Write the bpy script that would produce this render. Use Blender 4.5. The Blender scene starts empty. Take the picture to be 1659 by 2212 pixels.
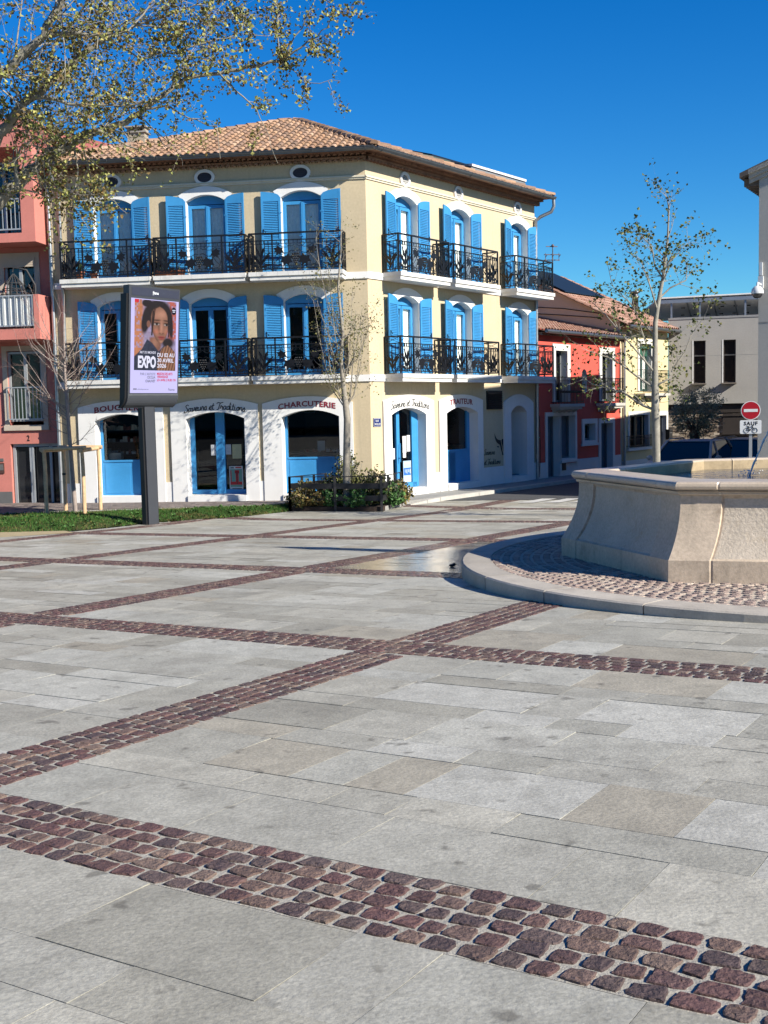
import bpy, bmesh, math, random
from mathutils import Vector, Matrix
random.seed(11)
PI = math.pi
rad = math.radians
scene = bpy.context.scene
COL = scene.collection
SUN_AZ, SUN_EL = -36.0, 31.0          # degrees; azimuth from +X, counter-clockwise

# ------------------------------------------------------------------ materials
MATS = {}
def mat(name, col, rough=0.7, var=0.06, vscale=6.0, bump=0.0, bscale=40.0, metal=0.0, spec=0.4,
        stain=None, stain_amt=0.0, stain_scale=1.2, attr=None, emit=None, emit_s=0.0, fine=0.0, spots=None, tone_k=.80, streak=0.0, grime=0.0):
    if name in MATS: return MATS[name]
    m = bpy.data.materials.new(name); m.use_nodes = True
    nt = m.node_tree; N = nt.nodes; Lk = nt.links
    b = N['Principled BSDF']
    b.inputs['Roughness'].default_value = rough
    b.inputs['Metallic'].default_value = metal
    b.inputs['Specular IOR Level'].default_value = spec
    tc = N.new('ShaderNodeTexCoord'); src = tc.outputs['Object']
    if attr:
        a = N.new('ShaderNodeAttribute'); a.attribute_name = attr; cur = a.outputs['Color']
    else:
        r = N.new('ShaderNodeRGB'); r.outputs[0].default_value = (*col, 1); cur = r.outputs[0]
    def noise(scale, detail=5, rough_=0.6):
        n = N.new('ShaderNodeTexNoise'); n.inputs['Scale'].default_value = scale
        n.inputs['Detail'].default_value = detail; n.inputs['Roughness'].default_value = rough_
        Lk.new(src, n.inputs['Vector']); return n
    def scale_by(cur, n, amt):
        mr = N.new('ShaderNodeMapRange'); mr.inputs[1].default_value = 0.3; mr.inputs[2].default_value = 0.7
        mr.inputs[3].default_value = 1 - amt; mr.inputs[4].default_value = 1 + amt
        Lk.new(n.outputs['Fac'], mr.inputs[0])
        v = N.new('ShaderNodeVectorMath'); v.operation = 'SCALE'
        Lk.new(cur, v.inputs[0]); Lk.new(mr.outputs[0], v.inputs['Scale']); return v.outputs[0]
    if var: cur = scale_by(cur, noise(vscale), var)
    if fine: cur = scale_by(cur, noise(vscale * 14, 3), fine)
    if stain:
        n = noise(stain_scale, 9, 0.74)
        cr = N.new('ShaderNodeMapRange'); cr.inputs[1].default_value = 0.54; cr.inputs[2].default_value = 0.72
        cr.inputs[3].default_value = 0; cr.inputs[4].default_value = stain_amt
        Lk.new(n.outputs['Fac'], cr.inputs[0])
        mx = N.new('ShaderNodeMix'); mx.data_type = 'RGBA'
        Lk.new(cr.outputs[0], mx.inputs['Factor']); Lk.new(cur, mx.inputs['A']); mx.inputs['B'].default_value = (*stain, 1)
        cur = mx.outputs['Result']
    if streak:                                           # rain streaks running down a wall
        mp = N.new('ShaderNodeMapping'); mp.inputs['Scale'].default_value = (5.5, 5.5, .28); Lk.new(tc.outputs['Object'], mp.inputs['Vector'])
        n = N.new('ShaderNodeTexNoise'); n.inputs['Scale'].default_value = 1.0; n.inputs['Detail'].default_value = 6; n.inputs['Roughness'].default_value = .7
        Lk.new(mp.outputs[0], n.inputs['Vector'])
        cr = N.new('ShaderNodeMapRange'); cr.inputs[1].default_value = .52; cr.inputs[2].default_value = .75; cr.inputs[3].default_value = 0; cr.inputs[4].default_value = streak
        Lk.new(n.outputs['Fac'], cr.inputs[0])
        mx = N.new('ShaderNodeMix'); mx.data_type = 'RGBA'
        Lk.new(cr.outputs[0], mx.inputs['Factor']); Lk.new(cur, mx.inputs['A']); mx.inputs['B'].default_value = (.22, .20, .16, 1)
        cur = mx.outputs['Result']
    if grime:
        n = noise(5.5, 10, 0.8); cr = N.new('ShaderNodeMapRange'); cr.inputs[1].default_value = 0.46; cr.inputs[2].default_value = 0.72
        cr.inputs[3].default_value = 0; cr.inputs[4].default_value = grime
        Lk.new(n.outputs['Fac'], cr.inputs[0])
        mx = N.new('ShaderNodeMix'); mx.data_type = 'RGBA'
        Lk.new(cr.outputs[0], mx.inputs['Factor']); Lk.new(cur, mx.inputs['A']); mx.inputs['B'].default_value = (.20, .19, .155, 1)
        cur = mx.outputs['Result']
    if spots:
        n = noise(7.0, 2, 0.5); cr = N.new('ShaderNodeMapRange'); cr.inputs[1].default_value = 0.66; cr.inputs[2].default_value = 0.74
        cr.inputs[3].default_value = 0; cr.inputs[4].default_value = .6
        Lk.new(n.outputs['Fac'], cr.inputs[0])
        mx = N.new('ShaderNodeMix'); mx.data_type = 'RGBA'
        Lk.new(cr.outputs[0], mx.inputs['Factor']); Lk.new(cur, mx.inputs['A']); mx.inputs['B'].default_value = (*spots, 1)
        cur = mx.outputs['Result']
    vk = N.new('ShaderNodeVectorMath'); vk.operation = 'SCALE'; vk.inputs['Scale'].default_value = tone_k
    Lk.new(cur, vk.inputs[0]); Lk.new(vk.outputs[0], b.inputs['Base Color'])
    if emit and var: Lk.new(cur, b.inputs['Emission Color'])
    if bump:
        n = noise(bscale, 6, 0.6)
        bp = N.new('ShaderNodeBump'); bp.inputs['Strength'].default_value = bump; bp.inputs['Distance'].default_value = 0.02
        Lk.new(n.outputs['Fac'], bp.inputs['Height']); Lk.new(bp.outputs[0], b.inputs['Normal'])
    if emit:
        if not var: b.inputs['Emission Color'].default_value = (*emit, 1)
        b.inputs['Emission Strength'].default_value = emit_s
    MATS[name] = m
    return m

def glass_mat(name, tint, rough=0.02, trans=0.75):
    if name in MATS: return MATS[name]
    m = bpy.data.materials.new(name); m.use_nodes = True
    nt = m.node_tree; N = nt.nodes; Lk = nt.links
    for n in list(N):
        if n.type != 'OUTPUT_MATERIAL': N.remove(n)
    out = [n for n in N if n.type == 'OUTPUT_MATERIAL'][0]
    t = N.new('ShaderNodeBsdfTransparent'); t.inputs[0].default_value = (*tint, 1)
    g = N.new('ShaderNodeBsdfGlossy'); g.inputs['Roughness'].default_value = rough; g.inputs['Color'].default_value = (.85, .9, .95, 1)
    f = N.new('ShaderNodeFresnel'); f.inputs['IOR'].default_value = 1.5
    mr = N.new('ShaderNodeMapRange'); mr.inputs[3].default_value = .025; mr.inputs[4].default_value = 1.0
    Lk.new(f.outputs[0], mr.inputs[0])
    mx = N.new('ShaderNodeMixShader'); Lk.new(mr.outputs[0], mx.inputs[0]); Lk.new(t.outputs[0], mx.inputs[1]); Lk.new(g.outputs[0], mx.inputs[2])
    Lk.new(mx.outputs[0], out.inputs['Surface'])
    MATS[name] = m; return m


class MB:
    def __init__(s): s.v = []; s.f = []; s.m = []; s.c = []; s.sm = []
    def add(s, vs, fs, m=0, col=None, smooth=False):
        o = len(s.v); s.v.extend([tuple(p) for p in vs])
        for f in fs: s.f.append(tuple(i + o for i in f)); s.m.append(m); s.c.append(col); s.sm.append(smooth)
    def box(s, x0, x1, y0, y1, z0, z1, m=0, M=None):
        P = [(x, y, z) for z in (z0, z1) for y in (y0, y1) for x in (x0, x1)]
        if M is not None: P = [M @ Vector(p) for p in P]
        s.add(P, [(0, 2, 3, 1), (4, 5, 7, 6), (0, 1, 5, 4), (2, 6, 7, 3), (0, 4, 6, 2), (1, 3, 7, 5)], m)
    def bar(s, a, b, w, h, m=0, up=(0, 0, 1)):
        a = Vector(a); b = Vector(b); d = (b - a); L = d.length
        if L < 1e-6: return
        d /= L; u = Vector(up)
        if abs(d.dot(u)) > .98: u = Vector((1, 0, 0))
        x = d.cross(u).normalized(); y = x.cross(d)
        P = []
        for e in (a, b):
            for sx, sy in ((-1, -1), (1, -1), (1, 1), (-1, 1)): P.append(e + x * (w / 2 * sx) + y * (h / 2 * sy))
        s.add(P, [(0, 3, 2, 1), (4, 5, 6, 7), (0, 1, 5, 4), (1, 2, 6, 5), (2, 3, 7, 6), (3, 0, 4, 7)], m)
    def tube(s, pts, r, n=6, m=0, cap=True, smooth=True):
        pts = [Vector(p) for p in pts]; K = len(pts)
        rs = r if isinstance(r, (list, tuple)) else [r] * K
        P = []; prev = None
        for i, p in enumerate(pts):
            t = (pts[min(i + 1, K - 1)] - pts[max(i - 1, 0)])
            if t.length < 1e-9: t = Vector((0, 0, 1))
            t.normalize()
            if prev is None:
                a = Vector((1, 0, 0)) if abs(t.x) < .8 else Vector((0, 1, 0)); x = t.cross(a).normalized()
            else:
                x = prev - t * prev.dot(t)
                x = x.normalized() if x.length > 1e-6 else t.orthogonal().normalized()
            prev = x; y = t.cross(x)
            for k in range(n):
                a = 2 * PI * k / n; P.append(p + (x * math.cos(a) + y * math.sin(a)) * rs[i])
        F = []
        for i in range(K - 1):
            for k in range(n):
                k2 = (k + 1) % n; F.append((i * n + k, i * n + k2, (i + 1) * n + k2, (i + 1) * n + k))
        s.add(P, F, m, None, smooth)
        if cap:
            s.add(P[:n], [tuple(range(n))[::-1]], m); s.add(P[-n:], [tuple(range(n))], m)
    def lathe(s, prof, n=16, m=0, c=(0, 0, 0), axis='z', smooth=True):
        P = []
        for r, h in prof:
            for k in range(n):
                a = 2 * PI * k / n
                q = (r * math.cos(a), r * math.sin(a), h)
                if axis == 'y': q = (q[0], q[2], q[1])
                if axis == 'x': q = (q[2], q[0], q[1])
                P.append((q[0] + c[0], q[1] + c[1], q[2] + c[2]))
        F = [(i * n + k, i * n + (k + 1) % n, (i + 1) * n + (k + 1) % n, (i + 1) * n + k) for i in range(len(prof) - 1) for k in range(n)]
        s.add(P, F, m, None, smooth)
    def ball(s, c, r, m=0, n=8, k=5, sc=(1, 1, 1)):
        prof = [(max(r * math.sin(PI * i / k), 1e-4), -r * math.cos(PI * i / k)) for i in range(k + 1)]
        o = len(s.v); s.lathe(prof, n, m)
        for i in range(o, len(s.v)):
            q = s.v[i]; s.v[i] = (q[0] * sc[0] + c[0], q[1] * sc[1] + c[1], q[2] * sc[2] + c[2])
    def poly(s, pts, m=0, col=None): s.add(pts, [tuple(range(len(pts)))], m, col)
    def prism(s, pts, vec, m=0, side_m=None):
        n = len(pts); q = [Vector(p) for p in pts]; v = Vector(vec)
        P = q + [p + v for p in q]
        s.add(P, [tuple(range(n)), tuple(range(2 * n - 1, n - 1, -1))], m)
        s.add(P, [(i, (i + 1) % n, n + (i + 1) % n, n + i) for i in range(n)], m if side_m is None else side_m)
    def build(s, name, mats, parent=None, loc=None, rot=None, smooth=None):
        me = bpy.data.meshes.new(name); me.from_pydata(s.v, [], s.f)
        for mm in (mats if isinstance(mats, (list, tuple)) else [mats]): me.materials.append(mm)
        me.polygons.foreach_set('material_index', s.m)
        me.polygons.foreach_set('use_smooth', s.sm if smooth is None else [smooth] * len(s.f))
        if any(c is not None for c in s.c):
            ca = me.color_attributes.new('tone', 'FLOAT_COLOR', 'CORNER'); i = 0; buf = []
            for f, c in zip(s.f, s.c):
                c = c or (.5, .5, .5); buf.extend((c[0], c[1], c[2], 1.0) * len(f))
            ca.data.foreach_set('color', buf)
        me.update()
        o = bpy.data.objects.new(name, me); COL.objects.link(o)
        if parent is not None: o.parent = parent
        if loc is not None: o.location = loc
        if rot is not None: o.rotation_euler = rot
        return o

def tag(o, label=None, cat=None, group=None, kind=None):
    if label: o['label'] = label
    if cat: o['category'] = cat
    if group: o['group'] = group
    if kind: o['kind'] = kind
    return o
def empty(name, loc=(0, 0, 0), rz=0.0):
    o = bpy.data.objects.new(name, None); COL.objects.link(o); o.location = loc; o.rotation_euler = (0, 0, rz); return o
def inst(name, src, parent=None, loc=None, rot=None, sc=None):
    o = src.copy(); o.name = name; COL.objects.link(o); o.parent = parent
    if loc is not None: o.location = loc
    if rot is not None: o.rotation_euler = rot
    if sc is not None: o.scale = sc
    return o
def text_mesh(body, size, extrude=0.004, offset=0.0, shear=0.0, spacing=1.0, align='CENTER'):
    """verts and faces of a line of lettering lying in x-z, facing -y before mirroring"""
    cu = bpy.data.curves.new('lettering', 'FONT'); cu.body = body; cu.size = size; cu.extrude = extrude
    cu.offset = offset; cu.shear = shear; cu.space_character = spacing; cu.align_x = align; cu.resolution_u = 2
    ob = bpy.data.objects.new('lettering', cu); COL.objects.link(ob)
    dg = bpy.context.evaluated_depsgraph_get(); me = ob.evaluated_get(dg).to_mesh()
    vs = [tuple(v.co) for v in me.vertices]; fs = [tuple(p.vertices) for p in me.polygons]
    ob.evaluated_get(dg).to_mesh_clear(); bpy.data.objects.remove(ob); bpy.data.curves.remove(cu)
    return vs, fs

# ------------------------------------------------------------------ camera
def setup_camera():
    p, r = rad(5.05), rad(1.26)
    X = Vector((1, 0, 0)); F = Vector((0, math.cos(p), -math.sin(p))); U0 = Vector((0, math.sin(p), math.cos(p)))
    R = X * math.cos(r) - U0 * math.sin(r); U = X * math.sin(r) + U0 * math.cos(r)
    cd = bpy.data.cameras.new('camera'); cam = bpy.data.objects.new('camera', cd); COL.objects.link(cam)
    M = Matrix((R, U, -F)).transposed().to_4x4(); M.translation = Vector((0, 0, 1.5)); cam.matrix_world = M
    cd.sensor_fit = 'VERTICAL'; cd.sensor_height = 36.0; cd.sensor_width = 27.0
    cd.lens = 36.0 * 2500.0 / 2212.0
    cd.clip_start = 0.1; cd.clip_end = 2000
    scene.camera = cam
setup_camera()

# ------------------------------------------------------------------ light
def setup_light():
    w = bpy.data.worlds.new('World'); scene.world = w; w.use_nodes = True
    nt = w.node_tree; bg = nt.nodes['Background']
    sky = nt.nodes.new('ShaderNodeTexSky'); sky.sky_type = 'NISHITA'; sky.sun_disc = False
    sky.sun_elevation = rad(SUN_EL); sky.sun_rotation = rad(90 - SUN_AZ)
    sky.altitude = 0; sky.air_density = 1.0; sky.dust_density = 0.0; sky.ozone_density = 3.0
    hs = nt.nodes.new('ShaderNodeHueSaturation'); hs.inputs['Saturation'].default_value = 1.46; hs.inputs['Value'].default_value = 1.08; hs.inputs['Hue'].default_value = 0.505
    tint = nt.nodes.new('ShaderNodeVectorMath'); tint.operation = 'MULTIPLY'; tint.inputs[1].default_value = (.52, 1.0, 1.22)
    nt.links.new(sky.outputs[0], hs.inputs['Color']); nt.links.new(hs.outputs[0], tint.inputs[0]); nt.links.new(tint.outputs[0], bg.inputs['Color'])
    bg.inputs['Strength'].default_value = 0.058
    sd = bpy.data.lights.new('sun', 'SUN'); sd.energy = 5.0; sd.angle = rad(0.53); sd.color = (1.0, 0.935, 0.815)
    so = bpy.data.objects.new('sun', sd); COL.objects.link(so)
    d = Vector((math.cos(rad(SUN_AZ)) * math.cos(rad(SUN_EL)), math.sin(rad(SUN_AZ)) * math.cos(rad(SUN_EL)), math.sin(rad(SUN_EL))))
    so.rotation_euler = d.to_track_quat('Z', 'Y').to_euler()
    vs = scene.view_settings; vs.view_transform = 'Standard'; vs.look = 'None'; vs.exposure = 0.88; vs.gamma = 1.0
    try: scene.cycles.max_bounces = 8; scene.cycles.transparent_max_bounces = 12
    except Exception: pass
setup_light()

# ------------------------------------------------------------------ ground
def gz(x, y):
    """height of the square: falls away from the camera, level near the houses"""
    y = max(y, -12.0)
    return max(-0.034 * y + 0.0095 * x, -0.9) if y < 60 else -0.9
CA, SA = math.cos(rad(57.5)), math.sin(rad(57.5))
def pq(p, q): return (p * CA - q * SA, p * SA + q * CA)      # paving grid -> world
def topq(x, y): return (x * CA + y * SA, -x * SA + y * CA)

M_GROUND = mat('bedding_grit', (.29, .265, .22), .95, .15, 3, .3, 60)
def build_ground():
    mb = MB()
    xs = [-300, -120, -60] + [-40 + 4 * i for i in range(21)] + [60, 120, 300]
    ys = [-40, -12] + [-8 + 2 * i for i in range(30)] + [60, 90, 140, 220, 400, 700]
    for y in ys:
        for x in xs: mb.v.append((x, y, gz(x, y) - .022))
    nx = len(xs)
    for j in range(len(ys) - 1):
        for i in range(nx - 1): mb.f.append((j * nx + i, j * nx + i + 1, (j + 1) * nx + i + 1, (j + 1) * nx + i)); mb.m.append(0); mb.c.append(None); mb.sm.append(True)
    tag(mb.build('ground', M_GROUND), kind='structure')
build_ground()

BANDS_P = [(-1.5, -1.0), (2.87, 3.36), (7.08, 7.56), (11.5, 12.0), (16.05, 16.54), (20.2, 20.68), (24.3, 24.8)]
BANDS_Q = [(4.31, 4.79), (8.48, 8.98), (13.0, 13.48), (17.4, 17.88)]
FC = Vector((5.45, 13.1))                                   # centre of the fountain
RP = 4.57
KERB = [(0.35, 29.05), (1.5, 30.12), (3.02, 31.6), (12.0, 43.9)]
def in_plaza(x, y):
    if (x - FC.x) ** 2 + (y - FC.y) ** 2 < (RP - .1) ** 2: return False
    # lawn edge on the left
    L = [(-12, 23.6), (-7.94, 23.7), (-6.6, 23.75), (-5.2, 25.6), (-3.2, 26.8), (-2.3, 27.95), (-.05, 27.25), (.5, 28.8), (1.5, 30.1), (6.0, 29.35), (14, 28.6)]
    for (x0, y0), (x1, y1) in zip(L, L[1:]):
        if x0 <= x < x1: return y < y0 + (y1 - y0) * (x - x0) / (x1 - x0)
    return y < 24

TONES = [(.40, .385, .345), (.44, .428, .39), (.37, .354, .313), (.34, .324, .283), (.40, .383, .34), (.43, .41, .362), (.37, .338, .283), (.475, .463, .43), (.36, .347, .308), (.41, .395, .355), (.40, .388, .35), (.325, .308, .268), (.45, .44, .405)]
M_SLAB = mat('pale_limestone', (.4, .39, .37), .66, .12, 4.5, .25, 45, attr='tone', stain=(.19, .175, .145), stain_amt=.60, stain_scale=1.0, fine=.20, spots=(.11, .10, .08), grime=.5)
M_WET = mat('wet_limestone', (.3, .27, .22), .13, .12, 2.2, .25, 14, attr='tone', stain=(.12, .10, .08), stain_amt=.6, stain_scale=4, spec=.9)
def slab_poly(mb, pts, z0, gap_ok, m, tone):
    pass
def build_dark_ground():  # unseen dark ground sheets, added to darken what the shop glass reflects
    mb = MB()
    for (x0, x1, y0, y1) in ((-200, 200, -200, -7), (-200, -16, -7, 22), (17, 200, -7, 20)):
        mb.add([(x, y, gz(x, y) - .015) for x, y in ((x0, y0), (x1, y0), (x1, y1), (x0, y1))], [(0, 1, 2, 3)])
    tag(mb.build('added_dark_ground', mat('reflection_dark', (.045, .045, .046), .9, .1, 2)), kind='structure')
build_dark_ground()
def build_slabs():
    rnd = random.Random(5)
    mb = MB()
    ps = [-4.2] + [e for b in BANDS_P for e in b] + [29.5]
    qs = [-22.0] + [e for b in BANDS_Q for e in b] + [26.0]
    pc = [(ps[i], ps[i + 1]) for i in range(0, len(ps), 2)]
    qc = [(qs[i], qs[i + 1]) for i in range(0, len(qs), 2)]
    # the cell south of q=4.31 is not crossed by another strip in view
    for (p0, p1) in pc:
        for (q0, q1) in qc:
            n = max(1, round((p1 - p0) / .40)); cuts = [p0]
            ws = [(.54 if i % 2 == (0 if p0 > 0 else 1) else .27) * rnd.uniform(.97, 1.03) for i in range(n)]; tot = sum(ws)
            for w in ws: cuts.append(cuts[-1] + w / tot * (p1 - p0))
            for r0, r1 in zip(cuts, cuts[1:]):
                q = q0
                while q < q1 - .01:
                    L = rnd.choice((.32, .42, .5, .5, .6, .75, .9, 1.05)) * rnd.uniform(.92, 1.08)
                    e = q + L
                    if q1 - e < .25: e = q1
                    tone = rnd.choice(TONES); k = rnd.uniform(.98, 1.10); tone = (tone[0] * k * 1.04, tone[1] * k * 1.045, tone[2] * k * 1.0)
                    a = .0013
                    C = [(r0 + a, q + a), (r0 + a, e - a), (r1 - a, e - a), (r1 - a, q + a)]
                    W = [pq(*c) for c in C]; cx = sum(w[0] for w in W) / 4; cy = sum(w[1] for w in W) / 4
                    q = e
                    if cy < -4 or abs(cx) > 3 + .48 * max(cy, 0) + 4: continue
                    if (cx - FC.x) ** 2 + (cy - FC.y) ** 2 < (RP - .9) ** 2: continue
                    near = cy < 12
                    # subdivide so edges trim nicely to lawn and fountain
                    tilt = rnd.uniform(-.002, .002)
                    wet = (12.0 < r0 + .05 and r1 < 16.1 and e < 8.5 and cx < 2.6 and e > 5)
                    m = 1 if wet else 0
                    if wet: tone = tuple(c * t for c, t in zip((.30, .265, .20), (k, k, k)))
                    allin = all(in_plaza(*w) for w in W)
                    if allin:
                        P = [(w[0], w[1], gz(*w) + tilt * (1 if i in (0, 1) else -1)) for i, w in enumerate(W)]
                        mb.add(P, [(0, 3, 2, 1)], m, tone)
                        if near:
                            B = [(x, y, z - .02) for x, y, z in P]
                            mb.add(P + B, [(0, 1, 5, 4), (1, 2, 6, 5), (2, 3, 7, 6), (3, 0, 4, 7)], m, tuple(c * .95 for c in tone))
                    else:
                        if not any(in_plaza(*w) for w in W) and not in_plaza(cx, cy): continue
                        K = 8
                        for i in range(K):
                            for j in range(K):
                                s = [(C[0][0] + (C[2][0] - C[0][0]) * (i + di) / K, C[0][1] + (C[2][1] - C[0][1]) * (j + dj) / K) for di, dj in ((0, 0), (0, 1), (1, 1), (1, 0))]
                                w4 = [pq(*c) for c in s]; mx = sum(w[0] for w in w4) / 4; my = sum(w[1] for w in w4) / 4
                                if in_plaza(mx, my): mb.add([(w[0], w[1], gz(*w)) for w in w4], [(0, 3, 2, 1)], m, tone)
    tag(mb.build('plaza_paving', [M_SLAB, M_WET], smooth=False), kind='structure')
build_slabs()

M_MORTAR = mat('pale_mortar', (.42, .395, .34), .9, .12, 9, .5, 70)
M_SETT = mat('porphyry', (.12, .07, .065), .62, .28, 30, .9, 55, attr='tone', fine=.25)
M_SETT_WET = mat('wet_porphyry', (.06, .03, .026), .25, .2, 30, .6, 55, attr='tone')
STONE = [(.135, .075, .068), (.115, .066, .062), (.155, .09, .078), (.18, .118, .095), (.125, .088, .08), (.20, .14, .112), (.098, .066, .064), (.145, .076, .07), (.16, .105, .088)]
def sett(mb, c, ax, ay, w, l, rnd, n=12, h=.013, m=0, tones=STONE, zf=gz):
    """one hand-split stone: an uneven outline with a domed rough top"""
    tone = rnd.choice(tones); k = rnd.uniform(.85, 1.15); tone = tuple(t * k for t in tone)
    lv = ((1.0, -.012), (.985, h * .5), (.90, h * .92), (.5, h * 1.0))
    jit = [rnd.uniform(.93, 1.04) for _ in range(n)]
    tx, ty = rnd.uniform(-.05, .05), rnd.uniform(-.05, .05)
    P = []
    pw = 9.0; wx, wy, wz = rnd.uniform(-.16, .16), rnd.uniform(-.16, .16), rnd.uniform(-.10, .10)
    for s, dz in lv:
        for i in range(n):
            a = 2 * PI * i / n + rnd.uniform(-.09, .09) * (n > 8); ca, sa = math.cos(a), math.sin(a)
            r = 1 / ((abs(ca) ** pw + abs(sa) ** pw) ** (1 / pw)); r *= jit[i] * s
            cu, sv = ca * r, sa * r; u = (cu * (1 + wx * sv) + wz * sv) * w / 2; v = (sv * (1 + wy * cu)) * l / 2
            x = c[0] + ax[0] * u + ay[0] * v; y = c[1] + ax[1] * u + ay[1] * v
            P.append((x, y, zf(x, y) + dz + (rnd.uniform(-.0022, .0022) + u * tx + v * ty if dz > 0 and n > 8 else 0)))
    F = []
    K = len(lv)
    for L in range(K - 1):
        for i in range(n): F.append((L * n + i, L * n + (i + 1) % n, (L + 1) * n + (i + 1) % n, (L + 1) * n + i))
    F.append(tuple((K - 1) * n + i for i in range(n)))
    mb.add(P, F, m, tone, False)
def build_bands():
    rnd = random.Random(3)
    mb = MB(); mo = MB()
    def run(fn, s0, s1, b0, b1, skip):
        """fn(s, t) -> world; s along the strip, t across"""
        s = s0; rows = 5; pitch = (b1 - b0) / rows
        st = s0
        while st < s1 - .01:
            e = min(st + 1.0, s1)
            W = [fn(st, b0), fn(e, b0), fn(e, b1), fn(st, b1)]
            cx = sum(w[0] for w in W) / 4; cy = sum(w[1] for w in W) / 4
            if in_plaza(cx, cy) and cy > -4: mo.add([(w[0], w[1], gz(*w) - .0015) for w in W], [(0, 1, 2, 3)], 0)
            st = e
        for r in range(rows):
            s = s0 + rnd.uniform(0, .08)
            while s < s1:
                l = rnd.uniform(.07, .125)
                sc = s + l / 2; t = b0 + pitch * (r + .5) + rnd.uniform(-.004, .004)
                x, y = fn(sc, t); s += l + rnd.uniform(.012, .022)
                if skip(sc, t) or y < -1.5 or abs(x) > 4.0 + .48 * max(y, 0): continue
                if not in_plaza(x, y): continue
                o = Vector((0, 0)); a1 = fn(sc + .01, t); a2 = fn(sc, t + .01)
                ax = ((a1[0] - x) / .01, (a1[1] - y) / .01); ay = ((a2[0] - x) / .01, (a2[1] - y) / .01)
                wet = 1 if (11.4 < topq(x, y)[0] < 15.5 and topq(x, y)[1] < 9 and x > -1.0) else 0
                sett(mb, (x, y), ax, ay, l, pitch - rnd.uniform(.010, .020), rnd, 16 if y < 6 else 8, .0062, wet)
    for b0, b1 in BANDS_P[1:]:
        run(lambda s, t: pq(t, s), -16, 24, b0, b1, lambda s, t: False)
    for b0, b1 in BANDS_Q:
        def skip(s, t): return any(a - .02 < s < b + .02 for a, b in BANDS_P)
        run(lambda s, t: pq(s, t), -4, 29, b0, b1, skip)
    tag(mo.build('strip_mortar', M_MORTAR), kind='structure')
    tag(mb.build('cobble_strip', [M_SETT, M_SETT_WET]), kind='structure')
build_bands()
# ------------------------------------------------------------------ pavement, road, lawn
C0 = Vector((-.285, 29.6))
dL = Vector((math.cos(rad(172.5)), math.sin(rad(172.5)))); nL = Vector((-dL.y, dL.x)); nL = nL if nL.y < 0 else -nL
dR = Vector((math.cos(rad(54)), math.sin(rad(54)))); nR = Vector((dR.y, -dR.x))
def fL(u, o): p = C0 + dL * u + nL * o; return (p.x, p.y)
def fR(u, o): p = C0 + dR * u + nR * o; return (p.x, p.y)
M_ROAD = mat('worn_asphalt', (.075, .076, .08), .85, .15, 2, .3, 120, fine=.2)
M_PAVE = mat('grey_concrete', (.30, .295, .28), .8, .10, 3, .2, 80, stain=(.16, .155, .15), stain_amt=.4, fine=.1)
M_KERB = mat('kerb_stone', (.50, .48, .44), .75, .12, 4, .2, 60, stain=(.3, .27, .23), stain_amt=.4)
M_PAINT = mat('road_paint', (.62, .61, .58), .6, .12, 6)
def sheet(name, pts, z, m, kind='structure', skirt=0.0):
    mb = MB(); P = [(x, y, z) for x, y in pts]
    if skirt: mb.prism(P, (0, 0, -skirt))
    else: mb.poly(P)
    return tag(mb.build(name, m), kind=kind)
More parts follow.
